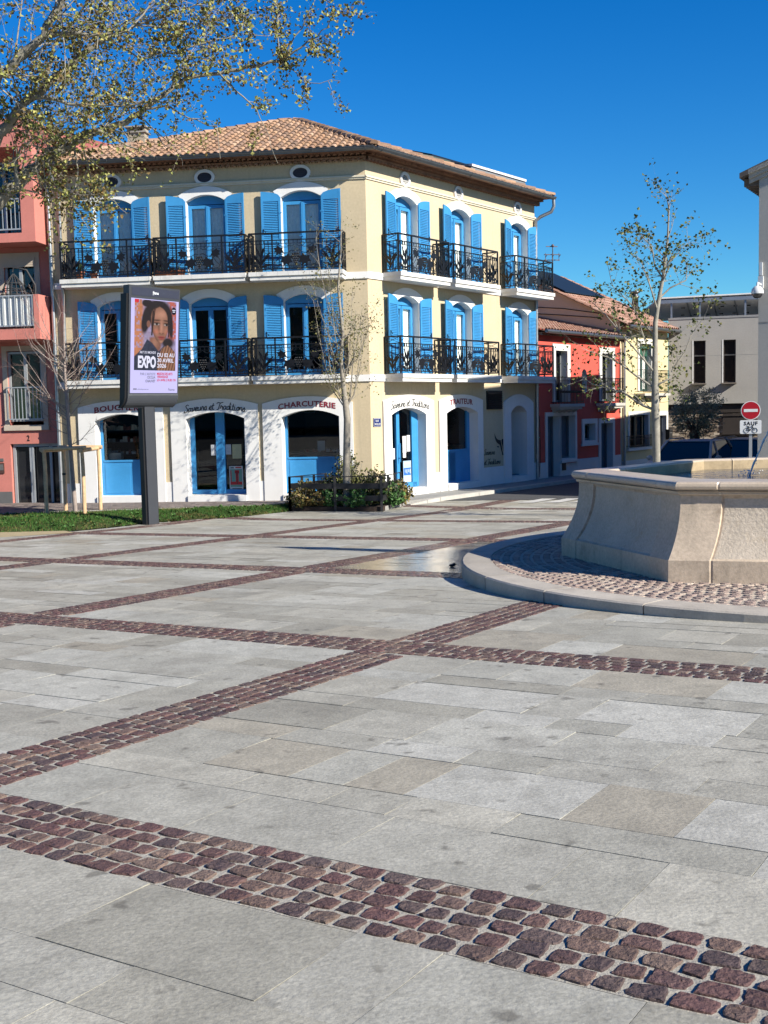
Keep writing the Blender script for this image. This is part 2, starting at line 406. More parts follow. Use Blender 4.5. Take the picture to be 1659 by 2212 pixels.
def build_street():
    sheet('road', [(1.42, 30.05), (3.0, 29.87), (6.0, 29.4), (14, 28.7), (16, 27), (60, 20), (70, 90), fR(60, 1.2), fR(8, 1.12), fR(3.4, 1.12)], -.893, M_ROAD)
    # zebra bars at the mouth of the street
    mb = MB()
    for i in range(5):
        x0 = 3.35 + .62 * i; y0 = 28.75 - .12 * i
        mb.poly([(x0, y0, -.884), (x0 + .38, y0 - .06, -.884), (x0 + .38 + .75, y0 + 1.1, -.884), (x0 + .75, y0 + 1.16, -.884)])
    tag(mb.build('road_marking', M_PAINT), kind='structure')
    # pavement round the corner house
    mb = MB()
    pts = [(-2.3, 28.0), (-.05, 27.35), (.55, 29.0), (1.35, 30.0)] + [fR(3.2, 1.10), fR(8, 1.10), fR(19.6, 1.10), fR(19.6, -.4), fR(0, -.4), (-2.3, 30.0)]
    mb.prism([(x, y, -.80) for x, y in pts], (0, 0, -.14))
    tag(mb.build('pavement', M_PAVE), kind='structure')
    mb = MB()
    k = [(.55, 29.0, -.88), (1.0, 29.55, -.83), (1.35, 30.0, -.797)] + [(*fR(u, 1.10), -.797) for u in [3.2 + .9 * i for i in range(19)]]
    for a, b in zip(k, k[1:]):
        a = Vector(a); b = Vector(b); d = (b - a).normalized(); n = Vector((d.y, -d.x, 0)).normalized()
        a2 = a + d * .006; b2 = b - d * .006
        for s0, s1 in ((0.003, .15),):
            P = [a2 + n * s0, b2 + n * s0, b2 + n * s1, a2 + n * s1]
            mb.prism([p + Vector((0, 0, .004)) for p in P], (0, 0, -.16))
    tag(mb.build('kerb', M_KERB), kind='structure')
    # block pavement in front of the shops on the left, with its pale edging
    M_BLOCK = mat('brown_block_paving', (.19, .16, .145), .85, .2, 30, .5, 60, fine=.3)
    edge = [(-16, 27.4), (-9.4, 27.85), (-3.4, 28.55), (-2.25, 28.62)]
    mb = MB(); mb.prism([(x, y, -.79) for x, y in edge + [fL(1.9, -.4), fL(16, -.4)]], (0, 0, -.15))
    tag(mb.build('block_pavement', M_BLOCK), kind='structure')
    # small blocks laid in rows
    rnd = random.Random(8); sb = MB()
    for i in range(95):
        for j in range(12):
            u = 2.0 + .115 * i + (.05 if j % 2 else 0); o = .12 + .16 * j
            x, y = fL(u, o)
            for (x0, y0), (x1, y1) in zip(edge, edge[1:]):
                if x0 <= x < x1 and y > y0 + (y1 - y0) * (x - x0) / (x1 - x0) + .12:
                    t = rnd.uniform(.6, 1.25); w, l = .052, .072
                    P = [(*fL(u + a * w, o + b * l), -.782) for a, b in ((-1, -1), (1, -1), (1, 1), (-1, 1))]
                    sb.prism(P, (0, 0, -.012)); 
                    for q in range(5 if False else 0): pass
                    for ci in range(len(sb.c) - 6, len(sb.c)): sb.c[ci] = (.21 * t, .175 * t, .16 * t)
    tag(sb.build('paving_blocks', mat('brown_blocks', (.2, .17, .15), .8, .15, 30, .3, 60, attr='tone')), kind='structure')
    mb = MB()
    for (x0, y0), (x1, y1) in zip(edge, edge[1:]):
        L = math.hypot(x1 - x0, y1 - y0); n = max(1, int(L / 1.0))
        for i in range(n):
            a = Vector((x0 + (x1 - x0) * (i + .005) / n, y0 + (y1 - y0) * (i + .005) / n, -.784)); b = Vector((x0 + (x1 - x0) * (i + .995) / n, y0 + (y1 - y0) * (i + .995) / n, -.784))
            d = (b - a).normalized(); nn = Vector((d.y, -d.x, 0))
            mb.prism([a, b, b + nn * .14, a + nn * .14], (0, 0, -.14))
    tag(mb.build('edging', M_KERB), kind='structure')
    # sandy patch at the lawn's left end
    sheet('sand_patch', [(-12, 22.3), (-7.6, 22.75), (-6.3, 23.35), (-6.6, 23.8), (-12, 23.7)], -.845, mat('yellow_sand', (.42, .34, .20), .95, .1, 6, .3, 80))
build_street()

LAWN_NEAR = [(-15, 23.5), (-7.94, 23.75), (-6.6, 23.8), (-5.9, 24.9), (-5.2, 25.65), (-4.2, 26.35), (-3.2, 26.85), (-2.25, 27.95)]
LAWN_FAR = [(-15, 27.3), (-9.4, 27.7), (-3.4, 28.4), (-2.25, 28.5)]
def lin(L, x):
    for (x0, y0), (x1, y1) in zip(L, L[1:]):
        if x0 <= x <= x1: return y0 + (y1 - y0) * (x - x0) / (x1 - x0)
    return L[-1][1]
def lawn_z(x, y):
    a, b = lin(LAWN_NEAR, x), lin(LAWN_FAR, x); t = min(max((y - a) / max(b - a, .05), 0), 1)
    return (gz(x, a) + .01) * (1 - t) + -.80 * t + .05 * math.sin(PI * t)
M_GRASS = mat('grass', (.055, .13, .022), .7, .3, 2.0, attr='tone', spec=.2)
def build_lawn():
    rnd = random.Random(21)
    mb = MB(); nx, ny = 60, 10
    for i in range(nx + 1):
        x = -12.5 + 10.25 * i / nx
        for j in range(ny + 1):
            a, b = lin(LAWN_NEAR, x), lin(LAWN_FAR, x); y = a + (b - a) * j / ny; mb.v.append((x, y, lawn_z(x, y)))
    for i in range(nx):
        for j in range(ny): mb.f.append((i * (ny + 1) + j, (i + 1) * (ny + 1) + j, (i + 1) * (ny + 1) + j + 1, i * (ny + 1) + j + 1)); mb.m.append(0); mb.c.append((.05, .075, .02)); mb.sm.append(True)
    for k in range(26000):
        x = rnd.uniform(-11.5, -2.3); a, b = lin(LAWN_NEAR, x), lin(LAWN_FAR, x)
        y = rnd.uniform(a - .03, b + .02); z = lawn_z(x, min(max(y, a), b))
        e = (y - a) / (b - a + .01)
        patch = math.sin(x * 2.1 + 1.3 * math.sin(y * 1.7)) * math.sin(y * 2.6 + x)
        h = rnd.uniform(.025, .065) * (1 + .35 * patch); an = rnd.uniform(0, 2 * PI); w = rnd.uniform(.006, .013)
        lx, ly = rnd.gauss(0, .035), rnd.gauss(0, .035)
        g = rnd.uniform(.7, 1.3); yel = rnd.random() < .10 + (.25 if e < .08 else 0)
        yel = yel or (patch < -.45 and rnd.random() < .6)
        col = (.13 * g, .115 * g, .04) if yel else (.045 * g, .115 * g, .02 * g)
        dx, dy = math.cos(an) * w, math.sin(an) * w
        mb.add([(x - dx, y - dy, z - .01), (x + dx, y + dy, z - .01), (x + lx + dx * .3, y + ly + dy * .3, z + h)], [(0, 1, 2)], 0, col)
    for k in range(110):                                     # broad-leaved weeds
        x = rnd.uniform(-11, -2.6); a, b = lin(LAWN_NEAR, x), lin(LAWN_FAR, x); y = a + (b - a) * (rnd.random() ** 1.6); z = lawn_z(x, y)
        for q in range(rnd.randint(6, 12)):
            an = rnd.uniform(0, 2 * PI); L = rnd.uniform(.05, .10); w = L * .28; up = rnd.uniform(.3, 1.1)
            d = Vector((math.cos(an), math.sin(an), up)).normalized(); s = Vector((-math.sin(an), math.cos(an), 0)); o = Vector((x, y, z + .02)); g = rnd.uniform(.8, 1.4)
            mb.add([o, o + d * L * .5 + s * w, o + d * L, o + d * L * .5 - s * w], [(0, 1, 2, 3)], 0, (.07 * g, .15 * g, .04 * g))
    tag(mb.build('lawn', M_GRASS), kind='stuff')
build_lawn()

# ------------------------------------------------------------------ fountain
def zp(x, y): return -.105 - .0125 * y + .004 * x
M_FST = mat('fountain_limestone', (.58, .475, .365), .6, .14, 2.2, .15, 60, stain=(.24, .18, .125), stain_amt=.75, stain_scale=2.3, fine=.14, streak=.45)
M_FRO = mat('bush_hammered_limestone', (.55, .475, .385), .75, .12, 3.0, .42, 34, stain=(.42, .29, .13), stain_amt=.55, stain_scale=3.2, fine=.12)
M_FIN = mat('basin_lining', (.44, .34, .21), .6, .2, 4, .2, 30, stain=(.2, .14, .08), stain_amt=.6, stain_scale=3)
M_RIM = mat('rim_limestone', (.56, .465, .36), .30, .12, 3, .10, 50, stain=(.34, .26, .19), stain_amt=.6, stain_scale=2.5, fine=.08, spec=.6)
def water_mat():
    m = bpy.data.materials.new('fountain_water'); m.use_nodes = True; nt = m.node_tree; b = nt.nodes['Principled BSDF']
    b.inputs['Base Color'].default_value = (.02, .035, .05, 1); b.inputs['Roughness'].default_value = .04; b.inputs['IOR'].default_value = 1.33; b.inputs['Specular IOR Level'].default_value = .8
    tc = nt.nodes.new('ShaderNodeTexCoord'); n = nt.nodes.new('ShaderNodeTexNoise'); n.inputs['Scale'].default_value = 8; n.inputs['Detail'].default_value = 4
    nt.links.new(tc.outputs['Object'], n.inputs['Vector']); bp = nt.nodes.new('ShaderNodeBump'); bp.inputs['Strength'].default_value = .9; bp.inputs['Distance'].default_value = .05
    nt.links.new(n.outputs['Fac'], bp.inputs['Height']); nt.links.new(bp.outputs[0], b.inputs['Normal']); return m
def build_fountain():
    c0 = Vector((2.11, 13.72)); c1 = Vector((2.77, 11.23)); c2 = c1 + Vector((math.cos(rad(-20)), math.sin(rad(-20)))) * 2.62
    cen = FC
    def mir(c): return cen * 2 - c
    c7 = Vector((4.05, 15.98))
    corners = [c0, c1, c2, Vector((7.35, 11.05)), mir(c0), mir(c1), Vector((6.35, 16.25)), c7]
    n = 8; rim_z = .735
    root = tag(empty('fountain', (cen.x, cen.y, zp(*cen))), 'octagonal pale stone fountain basin with concave sides standing on the round cobbled platform', 'fountain')
    O = Vector((cen.x, cen.y, zp(*cen)))
    def inset(d):
        out = []
        for i in range(n):
            a, b, c = corners[i - 1], corners[i], corners[(i + 1) % n]
            e1 = (b - a).normalized(); e2 = (c - b).normalized()
            n1 = Vector((e1.y, -e1.x)); n2 = Vector((e2.y, -e2.x))
            if n1.dot(cen - b) < 0: n1 = -n1
            if n2.dot(cen - b) < 0: n2 = -n2
            k = d / (1 + n1.dot(n2)); out.append(b + (n1 + n2) * k)
        return out
    def ring(d, groove):
        C = inset(d); P = []
        for i in range(n):
            a, b = C[i], C[(i + 1) % n]; e = (b - a).normalized(); nn = Vector((e.y, -e.x)); nn = nn if nn.dot(cen - a) > 0 else -nn
            L = (b - a).length; t = .40
            g = .022 if groove else .004
            P += [a, a + e * (t - .012), a + e * t + nn * (g + .006), a + e * (t + .02) + nn * g, b - e * (t + .02) + nn * g, b - e * t + nn * (g + .006), b - e * (t - .012)]
        return P
    def loft(mb, levels, mats):
        R = [([(p.x - O.x, p.y - O.y, (z if not callable(z) else z(p)) - O.z) for p in ring(d, g)]) for d, z, g in levels]
        m = len(R[0])
        for k in range(len(R) - 1):
            for i in range(m):
                j = (i + 1) % m
                mb.add([R[k][i], R[k][j], R[k + 1][j], R[k + 1][i]], [(0, 1, 2, 3)], mats[k][1] if i % 7 == 3 else mats[k][0], None, False)
    mb = MB()
    lv = [(0, lambda p: zp(p.x, p.y) - .05, False), (0, lambda p: zp(p.x, p.y) + .205, False), (.012, lambda p: zp(p.x, p.y) + .222, True)]
    H0 = -.235 + .222
    for k in range(1, 11):
        t = k / 10; lv.append((.012 + .175 * (1 - (1 - t) ** 2.1), (lambda tt: (lambda p: (zp(p.x, p.y) + .222) * (1 - tt) + .565 * tt))(t), True))
    lv += [(.187, .60, False), (.165, .60, False)]
    loft(mb, lv, [(0, 0), (0, 0)] + [(0, 1)] * 10 + [(0, 0), (0, 0)])
    mb.build('basin_wall', [M_FST, M_FRO], root)
    mb = MB()
    prof = [(.165, .60), (.155, .612), (.155, .632), (.125, .640)]
    for k in range(7):
        a = -PI / 2 + PI * k / 6; prof.append((.150 - .043 * math.cos(a), .688 + .045 * math.sin(a)))
    prof += [(.17, rim_z), (.485, rim_z + .004), (.50, rim_z - .012), (.50, .46)]
    def flat(d): return [(d, z, False) for d, z in prof]
    loft(mb, [(d, z, False) for d, z in prof], [(0, 0)] * len(prof))
    o = mb.build('rim', [M_RIM], root)
    mb = MB(); loft(mb, [(.501, rim_z - .02, False), (.501, .15, False)], [(0, 0)])
    mb.build('inner_wall', [M_FIN], root)
    mb = MB(); C = inset(.5); NN = 60
    mb.poly([(c.x - O.x, c.y - O.y, .605 - O.z) for c in C]); mb.build('water', [water_mat()], root)
    # unseen central column and its basin, added right of view for its shadow
    mb = MB(); zc = .1 - O.z
    mb.lathe([(.75, -.3), (.75, .75), (.6, .85), (.5, .95), (.42, 1.3), (.38, 2.2), (.55, 2.3), (.95, 2.45), (1.0, 2.55), (.9, 2.56), (.3, 2.5), (.26, 2.9), (.2, 3.6), (.16, 4.3), (.22, 4.4), (.16, 4.6), (.03, 4.95)], 24, 0)
    mb.build('column', [M_FST], root)
    # one thin jet falling into the basin
    wj = bpy.data.materials.new('falling_water'); wj.use_nodes = True; b = wj.node_tree.nodes['Principled BSDF']
    b.inputs['Base Color'].default_value = (.85, .9, .95, 1); b.inputs['Roughness'].default_value = .45; b.inputs['Transmission Weight'].default_value = 0; b.inputs['IOR'].default_value = 1.33
    rnd = random.Random(4); mb = MB()
    a = Vector((5.0, 13.5, 1.75)); e = Vector((4.50, 14.2, .605)); pts = []; rs = []
    for k in range(34):
        t = k / 33; p = a.lerp(e, t ** .9); p.z = a.z + (e.z - a.z) * t ** 1.5
        p.x += rnd.uniform(-.006, .006); pts.append(p - O); rs.append(rnd.uniform(.007, .017))
    mb.tube(pts, rs, 6, 0)
    for k in range(40):
        t = rnd.random(); p = a.lerp(e, t ** .9); p.z = a.z + (e.z - a.z) * t ** 1.5
        mb.ball(p - O + Vector((rnd.gauss(0, .018), rnd.gauss(0, .018), rnd.gauss(0, .03))), rnd.uniform(.003, .008), 0, 5, 4)
    for k in range(60):
        an = rnd.uniform(0, 2 * PI); r = abs(rnd.gauss(0, .07)); mb.ball(e - O + Vector((math.cos(an) * r, math.sin(an) * r, rnd.uniform(0, .06))), rnd.uniform(.003, .008), 0, 5, 4)
    mb.build('water_jet', [wj], root)
build_fountain()

def build_platform():
    rnd = random.Random(17)
    mb = MB()
    n = 96; r0, r1 = RP - .34, RP
    for i in range(n):
        a0, a1 = 2 * PI * i / n, 2 * PI * (i + 1) / n
        j = .0016 if i % 4 == 0 else 0
        P = []
        def pt(r, a, top, dz=0):
            x, y = FC.x + r * math.cos(a), FC.y + r * math.sin(a)
            return (x, y, zp(x, y) + dz if top else gz(x, y) - .05)
        b0 = a0 + j; b1 = a1 - (.0016 if (i + 1) % 4 == 0 else 0)
        k = .93 + .12 * math.sin((i // 4) * 7.3); c = (.50 * k, .455 * k, .39 * k)
        P = [pt(r0, b0, 1), pt(r0, b1, 1), pt(r1 - .018, b1, 1), pt(r1 - .018, b0, 1), pt(r1, b1, 1, -.014), pt(r1, b0, 1, -.014), pt(r1, b1, 0), pt(r1, b0, 0)]
        Q = [(q[0], q[1], q[2]) for q in (pt(r0, b0, 1, -.08), pt(r0, b1, 1, -.08))]
        mb.add(P + Q, [(0, 1, 2, 3), (3, 2, 4, 5), (5, 4, 6, 7), (0, 8, 9, 1), (0, 3, 5, 7), (1, 6, 4, 2)], 0, c)
    tag(mb.build('platform_kerb', mat('platform_kerb_stone', (.5, .47, .43), .7, .14, 3, .15, 60, attr='tone', stain=(.30, .25, .2), stain_amt=.6, stain_scale=2.2, fine=.08)), kind='structure')
    mb = MB(); P = [(FC.x + (r0 + .01) * math.cos(2 * PI * i / 96), FC.y + (r0 + .01) * math.sin(2 * PI * i / 96)) for i in range(96)]
    mb.poly([(x, y, zp(x, y) - .014) for x, y in P]); tag(mb.build('platform_mortar', mat('pink_mortar', (.52, .45, .37), .9, .12, 9, .5, 70)), kind='structure')
    mb = MB(); tones = [(.35, .265, .225), (.41, .325, .275), (.29, .22, .195), (.46, .38, .32), (.36, .27, .235)]
    r = r0 - .065
    while r > 2.6:
        nn = int(2 * PI * r / .118); off = rnd.random()
        for i in range(nn):
            a = 2 * PI * (i + off) / nn
            if math.cos(a - rad(20)) > .3 and r < 3.7: continue
            x, y = FC.x + r * math.cos(a), FC.y + r * math.sin(a)
            sett(mb, (x, y), (-math.sin(a), math.cos(a)), (math.cos(a), math.sin(a)), .090, .086, rnd, 7, .008, 0, tones, lambda X, Y: zp(X, Y) - .012)
        r -= .118
    tag(mb.build('platform_cobbles', mat('pale_porphyry', (.2, .15, .13), .7, .25, 30, .8, 60, attr='tone', fine=.2)), kind='structure')
build_platform()
def build_lump():
    mb = MB(); mb.ball((0, 0, .018), .042, 0, 8, 5, (1, .7, .45)); mb.ball((.025, .005, .032), .018, 0, 6, 4); mb.bar((.02, 0, .03), (.055, 0, .025), .012, .012)
    o = mb.build('stone', mat('black_stone', (.008, .008, .009), .6, .1), None, (.84, 14.41, gz(.84, 14.41)))
    tag(o, 'small black lump lying on the wet slabs beside the round kerb', 'stone')
build_lump()
# ------------------------------------------------------------------ corner house with the blue shutters
M_CREAM = mat('cream_render', (.625, .515, .345), .9, .05, 1.2, .25, 110, stain=(.60, .50, .30), stain_amt=.4, stain_scale=.7, fine=.06, streak=.22)
M_WHITE = mat('white_render', (.75, .745, .73), .85, .04, 2, .12, 90, stain=(.6, .58, .54), stain_amt=.3, stain_scale=1.3, tone_k=.9, streak=.08)
M_BLUE = mat('blue_paint', (.05, .285, .60), .42, .07, 3, .05, 60, fine=.03)
M_IRON = mat('black_iron', (.007, .0075, .01), .45, .1, 8)
M_DARK = mat('dark_room', (.02, .019, .018), .9, .2, 2)
M_CURT = mat('net_curtain', (.86, .87, .83), .85, .12, 14, tone_k=1.0)
M_GLASS = glass_mat('window_glass', (.94, .96, .96), .01, .74)
M_SHOPG = glass_mat('shop_glass', (.7, .74, .74), .01, .70)
M_TILE = mat('canal_tile', (.45, .28, .18), .85, .15, 2, .3, 40, attr='tone', fine=.12)
M_GENO = mat('brown_tile_ends', (.34, .19, .125), .85, .25, 4, .3, 40)
M_ZINC = mat('zinc', (.16, .17, .18), .4, .15, 4, metal=.7)
M_STEEL = mat('galvanised_pipe', (.48, .5, .52), .38, .12, 5, metal=.8)
M_PAPER = mat('paper', (.75, .76, .76), .7, .08, 6)
M_RED = mat('letter_red', (.26, .018, .035), .6, .1, 4)
M_INK = mat('letter_black', (.02, .02, .022), .6, .1, 4)
RZ = -.8
house = tag(empty('corner_house', (C0.x, C0.y, RZ)), 'cream three storey corner house with blue shutters, wrought iron balconies and butcher shop arches', 'house')
ROT = {'L': rad(172.5), 'R': rad(234)}
SG = {'L': 1, 'R': -1}
def fpos(side, u, o, z=0.0):
    x, y = (fL if side == 'L' else fR)(u, o); return Vector((x - C0.x, y - C0.y, z - RZ))
def put(ob, side, u, o, z, parent=None, rz=0.0):
    ob.parent = parent or house
    ob.location = fpos(side, u, o, z); ob.rotation_euler = (0, 0, ROT[side] + rz); return ob
def fb(mb, side, name, mats, smooth=None):
    """finish a mesh drawn in facade axes (x = u on the left front, -u on the right; y outwards; z up)"""
    return put(mb.build(name, mats, None, smooth=smooth), side, 0, 0, 0.0)
def arc(xa, xb, zs, zc, n=12):
    """points of a segmental arch from xa to xb, springing zs, crown zc"""
    w = abs(xb - xa) / 2; r = zc - zs; R = (w * w + r * r) / (2 * r); cx = (xa + xb) / 2; th = math.asin(min(1, w / R))
    s = 1 if xb > xa else -1
    return [(cx + s * R * math.sin(-th + 2 * th * k / n), zc - R + R * math.cos(-th + 2 * th * k / n)) for k in range(n + 1)]
def wall(mb, x0, x1, z0, z1, holes, depth, m=0, mr=1):
    xs = x0
    for (xa, xb, zb, zs, zc, dp) in sorted(holes):
        mb.poly([(xs, 0, z0), (xa, 0, z0), (xa, 0, z1), (xs, 0, z1)], m)
        if zb > z0 + 1e-4: mb.poly([(xa, 0, z0), (xb, 0, z0), (xb, 0, zb), (xa, 0, zb)], m)
        A = arc(xa, xb, zs, zc) if zc > zs else [(xa, zs), (xb, zs)]
        for (p, a), (q, b) in zip(A, A[1:]): mb.poly([(p, 0, a), (q, 0, b), (q, 0, z1), (p, 0, z1)], m)
        out = [(xa, zb)] + A + [(xb, zb)]
        for (p, a), (q, b) in zip(out, out[1:]): mb.poly([(p, 0, a), (q, 0, b), (q, -dp, b), (p, -dp, a)], mr)
        mb.poly([(xa, 0, zb), (xb, 0, zb), (xb, -dp, zb), (xa, -dp, zb)], mr)
        xs = xb
    mb.poly([(xs, 0, z0), (x1, 0, z0), (x1, 0, z1), (xs, 0, z1)], m)
UP = {'L': [1.65, 4.13, 6.60], 'R': [1.72, 4.39, 7.73]}
OW = 1.02
GA = {'L': [(.81, 2.31, .46, 2.81), (3.29, 4.85, 2.93, 5.26), (5.79, 7.32, 5.46, 7.77)],
      'R': [(.86, 2.46, .50, 2.86), (3.50, 5.16, 3.13, 5.46), (7.11, 8.09, 6.69, 8.52)]}
END = {'L': 8.36, 'R': 8.80}
FLOORZ = [2.42, 5.0]
for side in 'LR':
    s = SG[side]; E = END[side]; mb = MB()
    def hx(a, b): return tuple(sorted((s * a, s * b)))
    dpg = .38 if side == 'L' else .30
    dpu = .19 if side == 'L' else .24
    x0, x1 = sorted((0, s * E))
    gh = [(*hx(a, b), -.62, 1.36, 1.535, dpg if not (side == 'R' and a > 7) else .55) for a, b, _, _ in GA[side]]
    if side == 'R': gh = [(h[0], h[1], h[2], 1.33 if h[1] - h[0] < 1.2 else h[3], h[4], h[5]) for h in gh]
    wall(mb, x0, x1, -1.1, 2.3, gh, .3)
    for zf, za, zb in ((2.42, 2.3, 4.9), (5.0, 4.9, 7.95)):
        hs = [(*hx(c - OW / 2, c + OW / 2), zf, zf + 1.9, zf + 2.06, dpu) for c in UP[side]]
        wall(mb, x0, x1, za, zb, hs, .3)
    fb(mb, side, 'wall', [M_CREAM, M_WHITE])
    # arched lintels and jambs round the french windows
    mb = MB()
    if side == 'L':
        for zf, xc in ((0.0, 0.0),):
            I = arc(xc - OW / 2, xc + OW / 2, zf + 1.9, zf + 2.06); Oo = arc(xc - .71, xc + .71, zf + 2.06, zf + 2.27)
            for (a, b, p, q) in zip(I, I[1:], Oo, Oo[1:]):
                mb.prism([(a[0], 0.002, a[1]), (b[0], .002, b[1]), (q[0], .002, q[1]), (p[0], .002, p[1])], (0, .035, 0))
            for e in (-1, 1):
                mb.poly([(xc + e * .51, .037, zf + 1.9), (xc + e * .71, .037, zf + 2.06), (xc + e * .60, .037, zf + 1.92)])
                mb.box(*sorted((xc + e * .512, xc + e * .60)), .002, .036, zf, zf + 1.93)
    if side == 'L': SURR = mb.build('window_surround', M_WHITE); n_s = 0
    for zf in FLOORZ:
        for c in UP[side]:
            o = SURR if n_s == 0 else inst('window_surround', SURR); n_s += 1
            put(o, side, c, 0, zf)
    # shop arches in white render, standing proud
    mb = MB()
    for k, (a, b, A, B) in enumerate(GA[side]):
        xc = s * (a + b) / 2; w = (b - a) / 2; W = (B - A) / 2
        xO = s * (A + B) / 2
        zs = 1.33 if (b - a) < 1.2 else 1.36
        I = arc(xc - w, xc + w, zs, 1.535, 14); zo = 1.72 if k < 2 or side == 'L' else 1.62
        Oo = arc(xO - W, xO + W, zo, 1.885, 14); y = .05
        for (p, q, r, t) in zip(I, I[1:], Oo, Oo[1:]):
            mb.prism([(p[0], .001, p[1]), (q[0], .001, q[1]), (t[0], .001, t[1]), (r[0], .001, r[1])], (0, y, 0))
        for e in (0, -1):
            i, o = I[e], Oo[e]
            mb.prism([(i[0], .001, i[1]), (o[0], .001, o[1]), (o[0], .001, -.95), (i[0], .001, -.95)], (0, y, 0))
        mb.box(*sorted((xc - w - .001, xc + w + .001)), -.2, .10, -.95, -.625)          # threshold
    # low plinth between the arches
    pl = {'L': [(0, .46), (2.81, 2.93), (5.26, 5.46), (7.77, 8.36)], 'R': [(0, .5), (2.86, 3.13), (5.46, 6.69), (8.52, 8.8)]}[side]
    for a, b in pl:
        if a == 0: continue
        mb.box(*sorted((s * a, s * b)), .001, .025, -.95, -.27)
    # string course under the eaves and band at the upper floor
    sb = MB(); sb.box(*sorted((s * -.05, s * E)), .002, .055, 7.315, 7.36); sb.box(*sorted((s * -.03, s * E)), .002, .03, 7.27, 7.315)
    for zf in FLOORZ: mb.box(*sorted((s * -.02, s * E)), .002, .035, zf - .19, zf - .02)
    fb(mb, side, 'white_trim', M_WHITE); fb(sb, side, 'string_course', mat('pale_cream_trim', (.70, .64, .50), .85, .05, 2, streak=.2))
    # bull's-eye vents
    for c in ([1.65, 4.13, 6.60] if side == 'L' else [1.71, 4.33, 7.69]):
        mb = MB(); K = 24; rx, rz = (.19, .125) if side == 'L' else (.15, .125)
        for k in range(K):
            a0, a1 = 2 * PI * k / K, 2 * PI * (k + 1) / K
            q = [(math.cos(a) * (rx + d), math.sin(a) * (rz + d)) for d in (0, .075) for a in (a0, a1)]
            mb.prism([(q[0][0], .001, q[0][1]), (q[1][0], .001, q[1][1]), (q[3][0], .001, q[3][1]), (q[2][0], .001, q[2][1])], (0, .045, 0), 0)
        mb.box(-rx - .07, rx + .07, .001, .04, -rz - .05, -rz - .02, 0)
        mb.poly([(math.cos(2 * PI * k / K) * (rx + .01), .012, math.sin(2 * PI * k / K) * (rz + .01)) for k in range(K)], 1)
        for k in range(5): mb.bar((-rx, .016, -rz + .05 * (k + .5)), (rx, .016, -rz + .05 * (k + .5)), .006, .006, 2)
        put(mb.build('oculus', [M_WHITE, mat('vent_mesh_' + side.lower(), (.05, .05, .07) if side == 'L' else (.42, .41, .39), .8, .1), M_IRON]), side, c, 0, 7.49)

# ---- french windows
def make_window(curtain):
    W = OW; mb = MB(); f = .04
    zs, zc = 1.9, 2.06
    A = arc(-W / 2, W / 2, zs, zc, 10)
    for (p, a), (q, b) in zip(A, A[1:]): mb.prism([(p, 0, a), (q, 0, b), (q, 0, 1.84), (p, 0, 1.84)], (0, .05, 0))      # head panel
    mb.box(-W / 2, -W / 2 + f, 0, .06, 0, 1.84); mb.box(W / 2 - f, W / 2, 0, .06, 0, 1.84)
    for e in (-1, 1):
        x0, x1 = sorted((e * .012, e * (W / 2 - f - .004)))
        mb.box(x0, x0 + .055, .012, .062, .02, 1.82); mb.box(x1 - .055, x1, .012, .062, .02, 1.82)
        mb.box(x0 + .055, x1 - .055, .012, .062, 1.74, 1.82); mb.box(x0 + .055, x1 - .055, .012, .062, .02, .16)
    mb.box(-.03, .03, .062, .08, .05, 1.8); mb.bar((.0, .08, .95), (.0, .13, .95), .02, .02); mb.bar((0, .12, .95), (.09, .12, .95), .016, .016)
    win = mb.build('window', M_BLUE)
    mb = MB()
    for e in (-1, 1):
        x0, x1 = sorted((e * .062, e * (W / 2 - f - .055))); mb.poly([(x1, .033, .16), (x0, .033, .16), (x0, .033, 1.74), (x1, .033, 1.74)])
    pane = mb.build('pane', M_GLASS, win)
    kids = [pane]
    mb = MB(); mb.box(-.62, .62, -1.2, -.35, -.1, 2.15); mb.f = mb.f[:]; 
    # open-fronted dark room
    P = [(-.62, -.02, -.05), (.62, -.02, -.05), (.62, -.02, 2.15), (-.62, -.02, 2.15)]; Q = [(x, -1.3, z) for x, _, z in P]
    mb = MB(); mb.poly(Q)
    for i in range(4): mb.poly([P[i], P[(i + 1) % 4], Q[(i + 1) % 4], Q[i]])
    kids.append(mb.build('interior', M_DARK, win))
    if curtain:
        mb = MB(); n = 56
        for e in (-1, 1):
            x0, x1 = e * .06, e * .46; pts = []
            for k in range(n + 1):
                t = k / n; pts.append((x0 + (x1 - x0) * t, -.03 + .004 * math.sin(t * 30) + .002 * math.sin(t * 71 + 1)))
            for (p, a), (q, b) in zip(pts, pts[1:]): mb.add([(p, a, .03), (q, b, .03), (q, b, 1.80), (p, a, 1.80)], [(0, 1, 2, 3)], 0, None, True)
        kids.append(mb.build('curtain', M_CURT, win))
    return win, kids
def copy_tree(o, parent):
    c = o.copy(); COL.objects.link(c); c.parent = parent
    for ch in list(o.children): copy_tree(ch, c)
    return c
winC, _ = make_window(True); winD, _ = make_window(False)
used = {'C': False, 'D': False}
for side in 'LR':
    for fi, zf in enumerate(FLOORZ):
        for c in UP[side]:
            kind = 'D' if (side == 'L' and fi == 0) else 'C'
            src = winC if kind == 'C' else winD
            w = copy_tree(src, house) if used[kind] else src
            used[kind] = True
            put(w, side, c, -(.19 if side == 'L' else .24), zf)
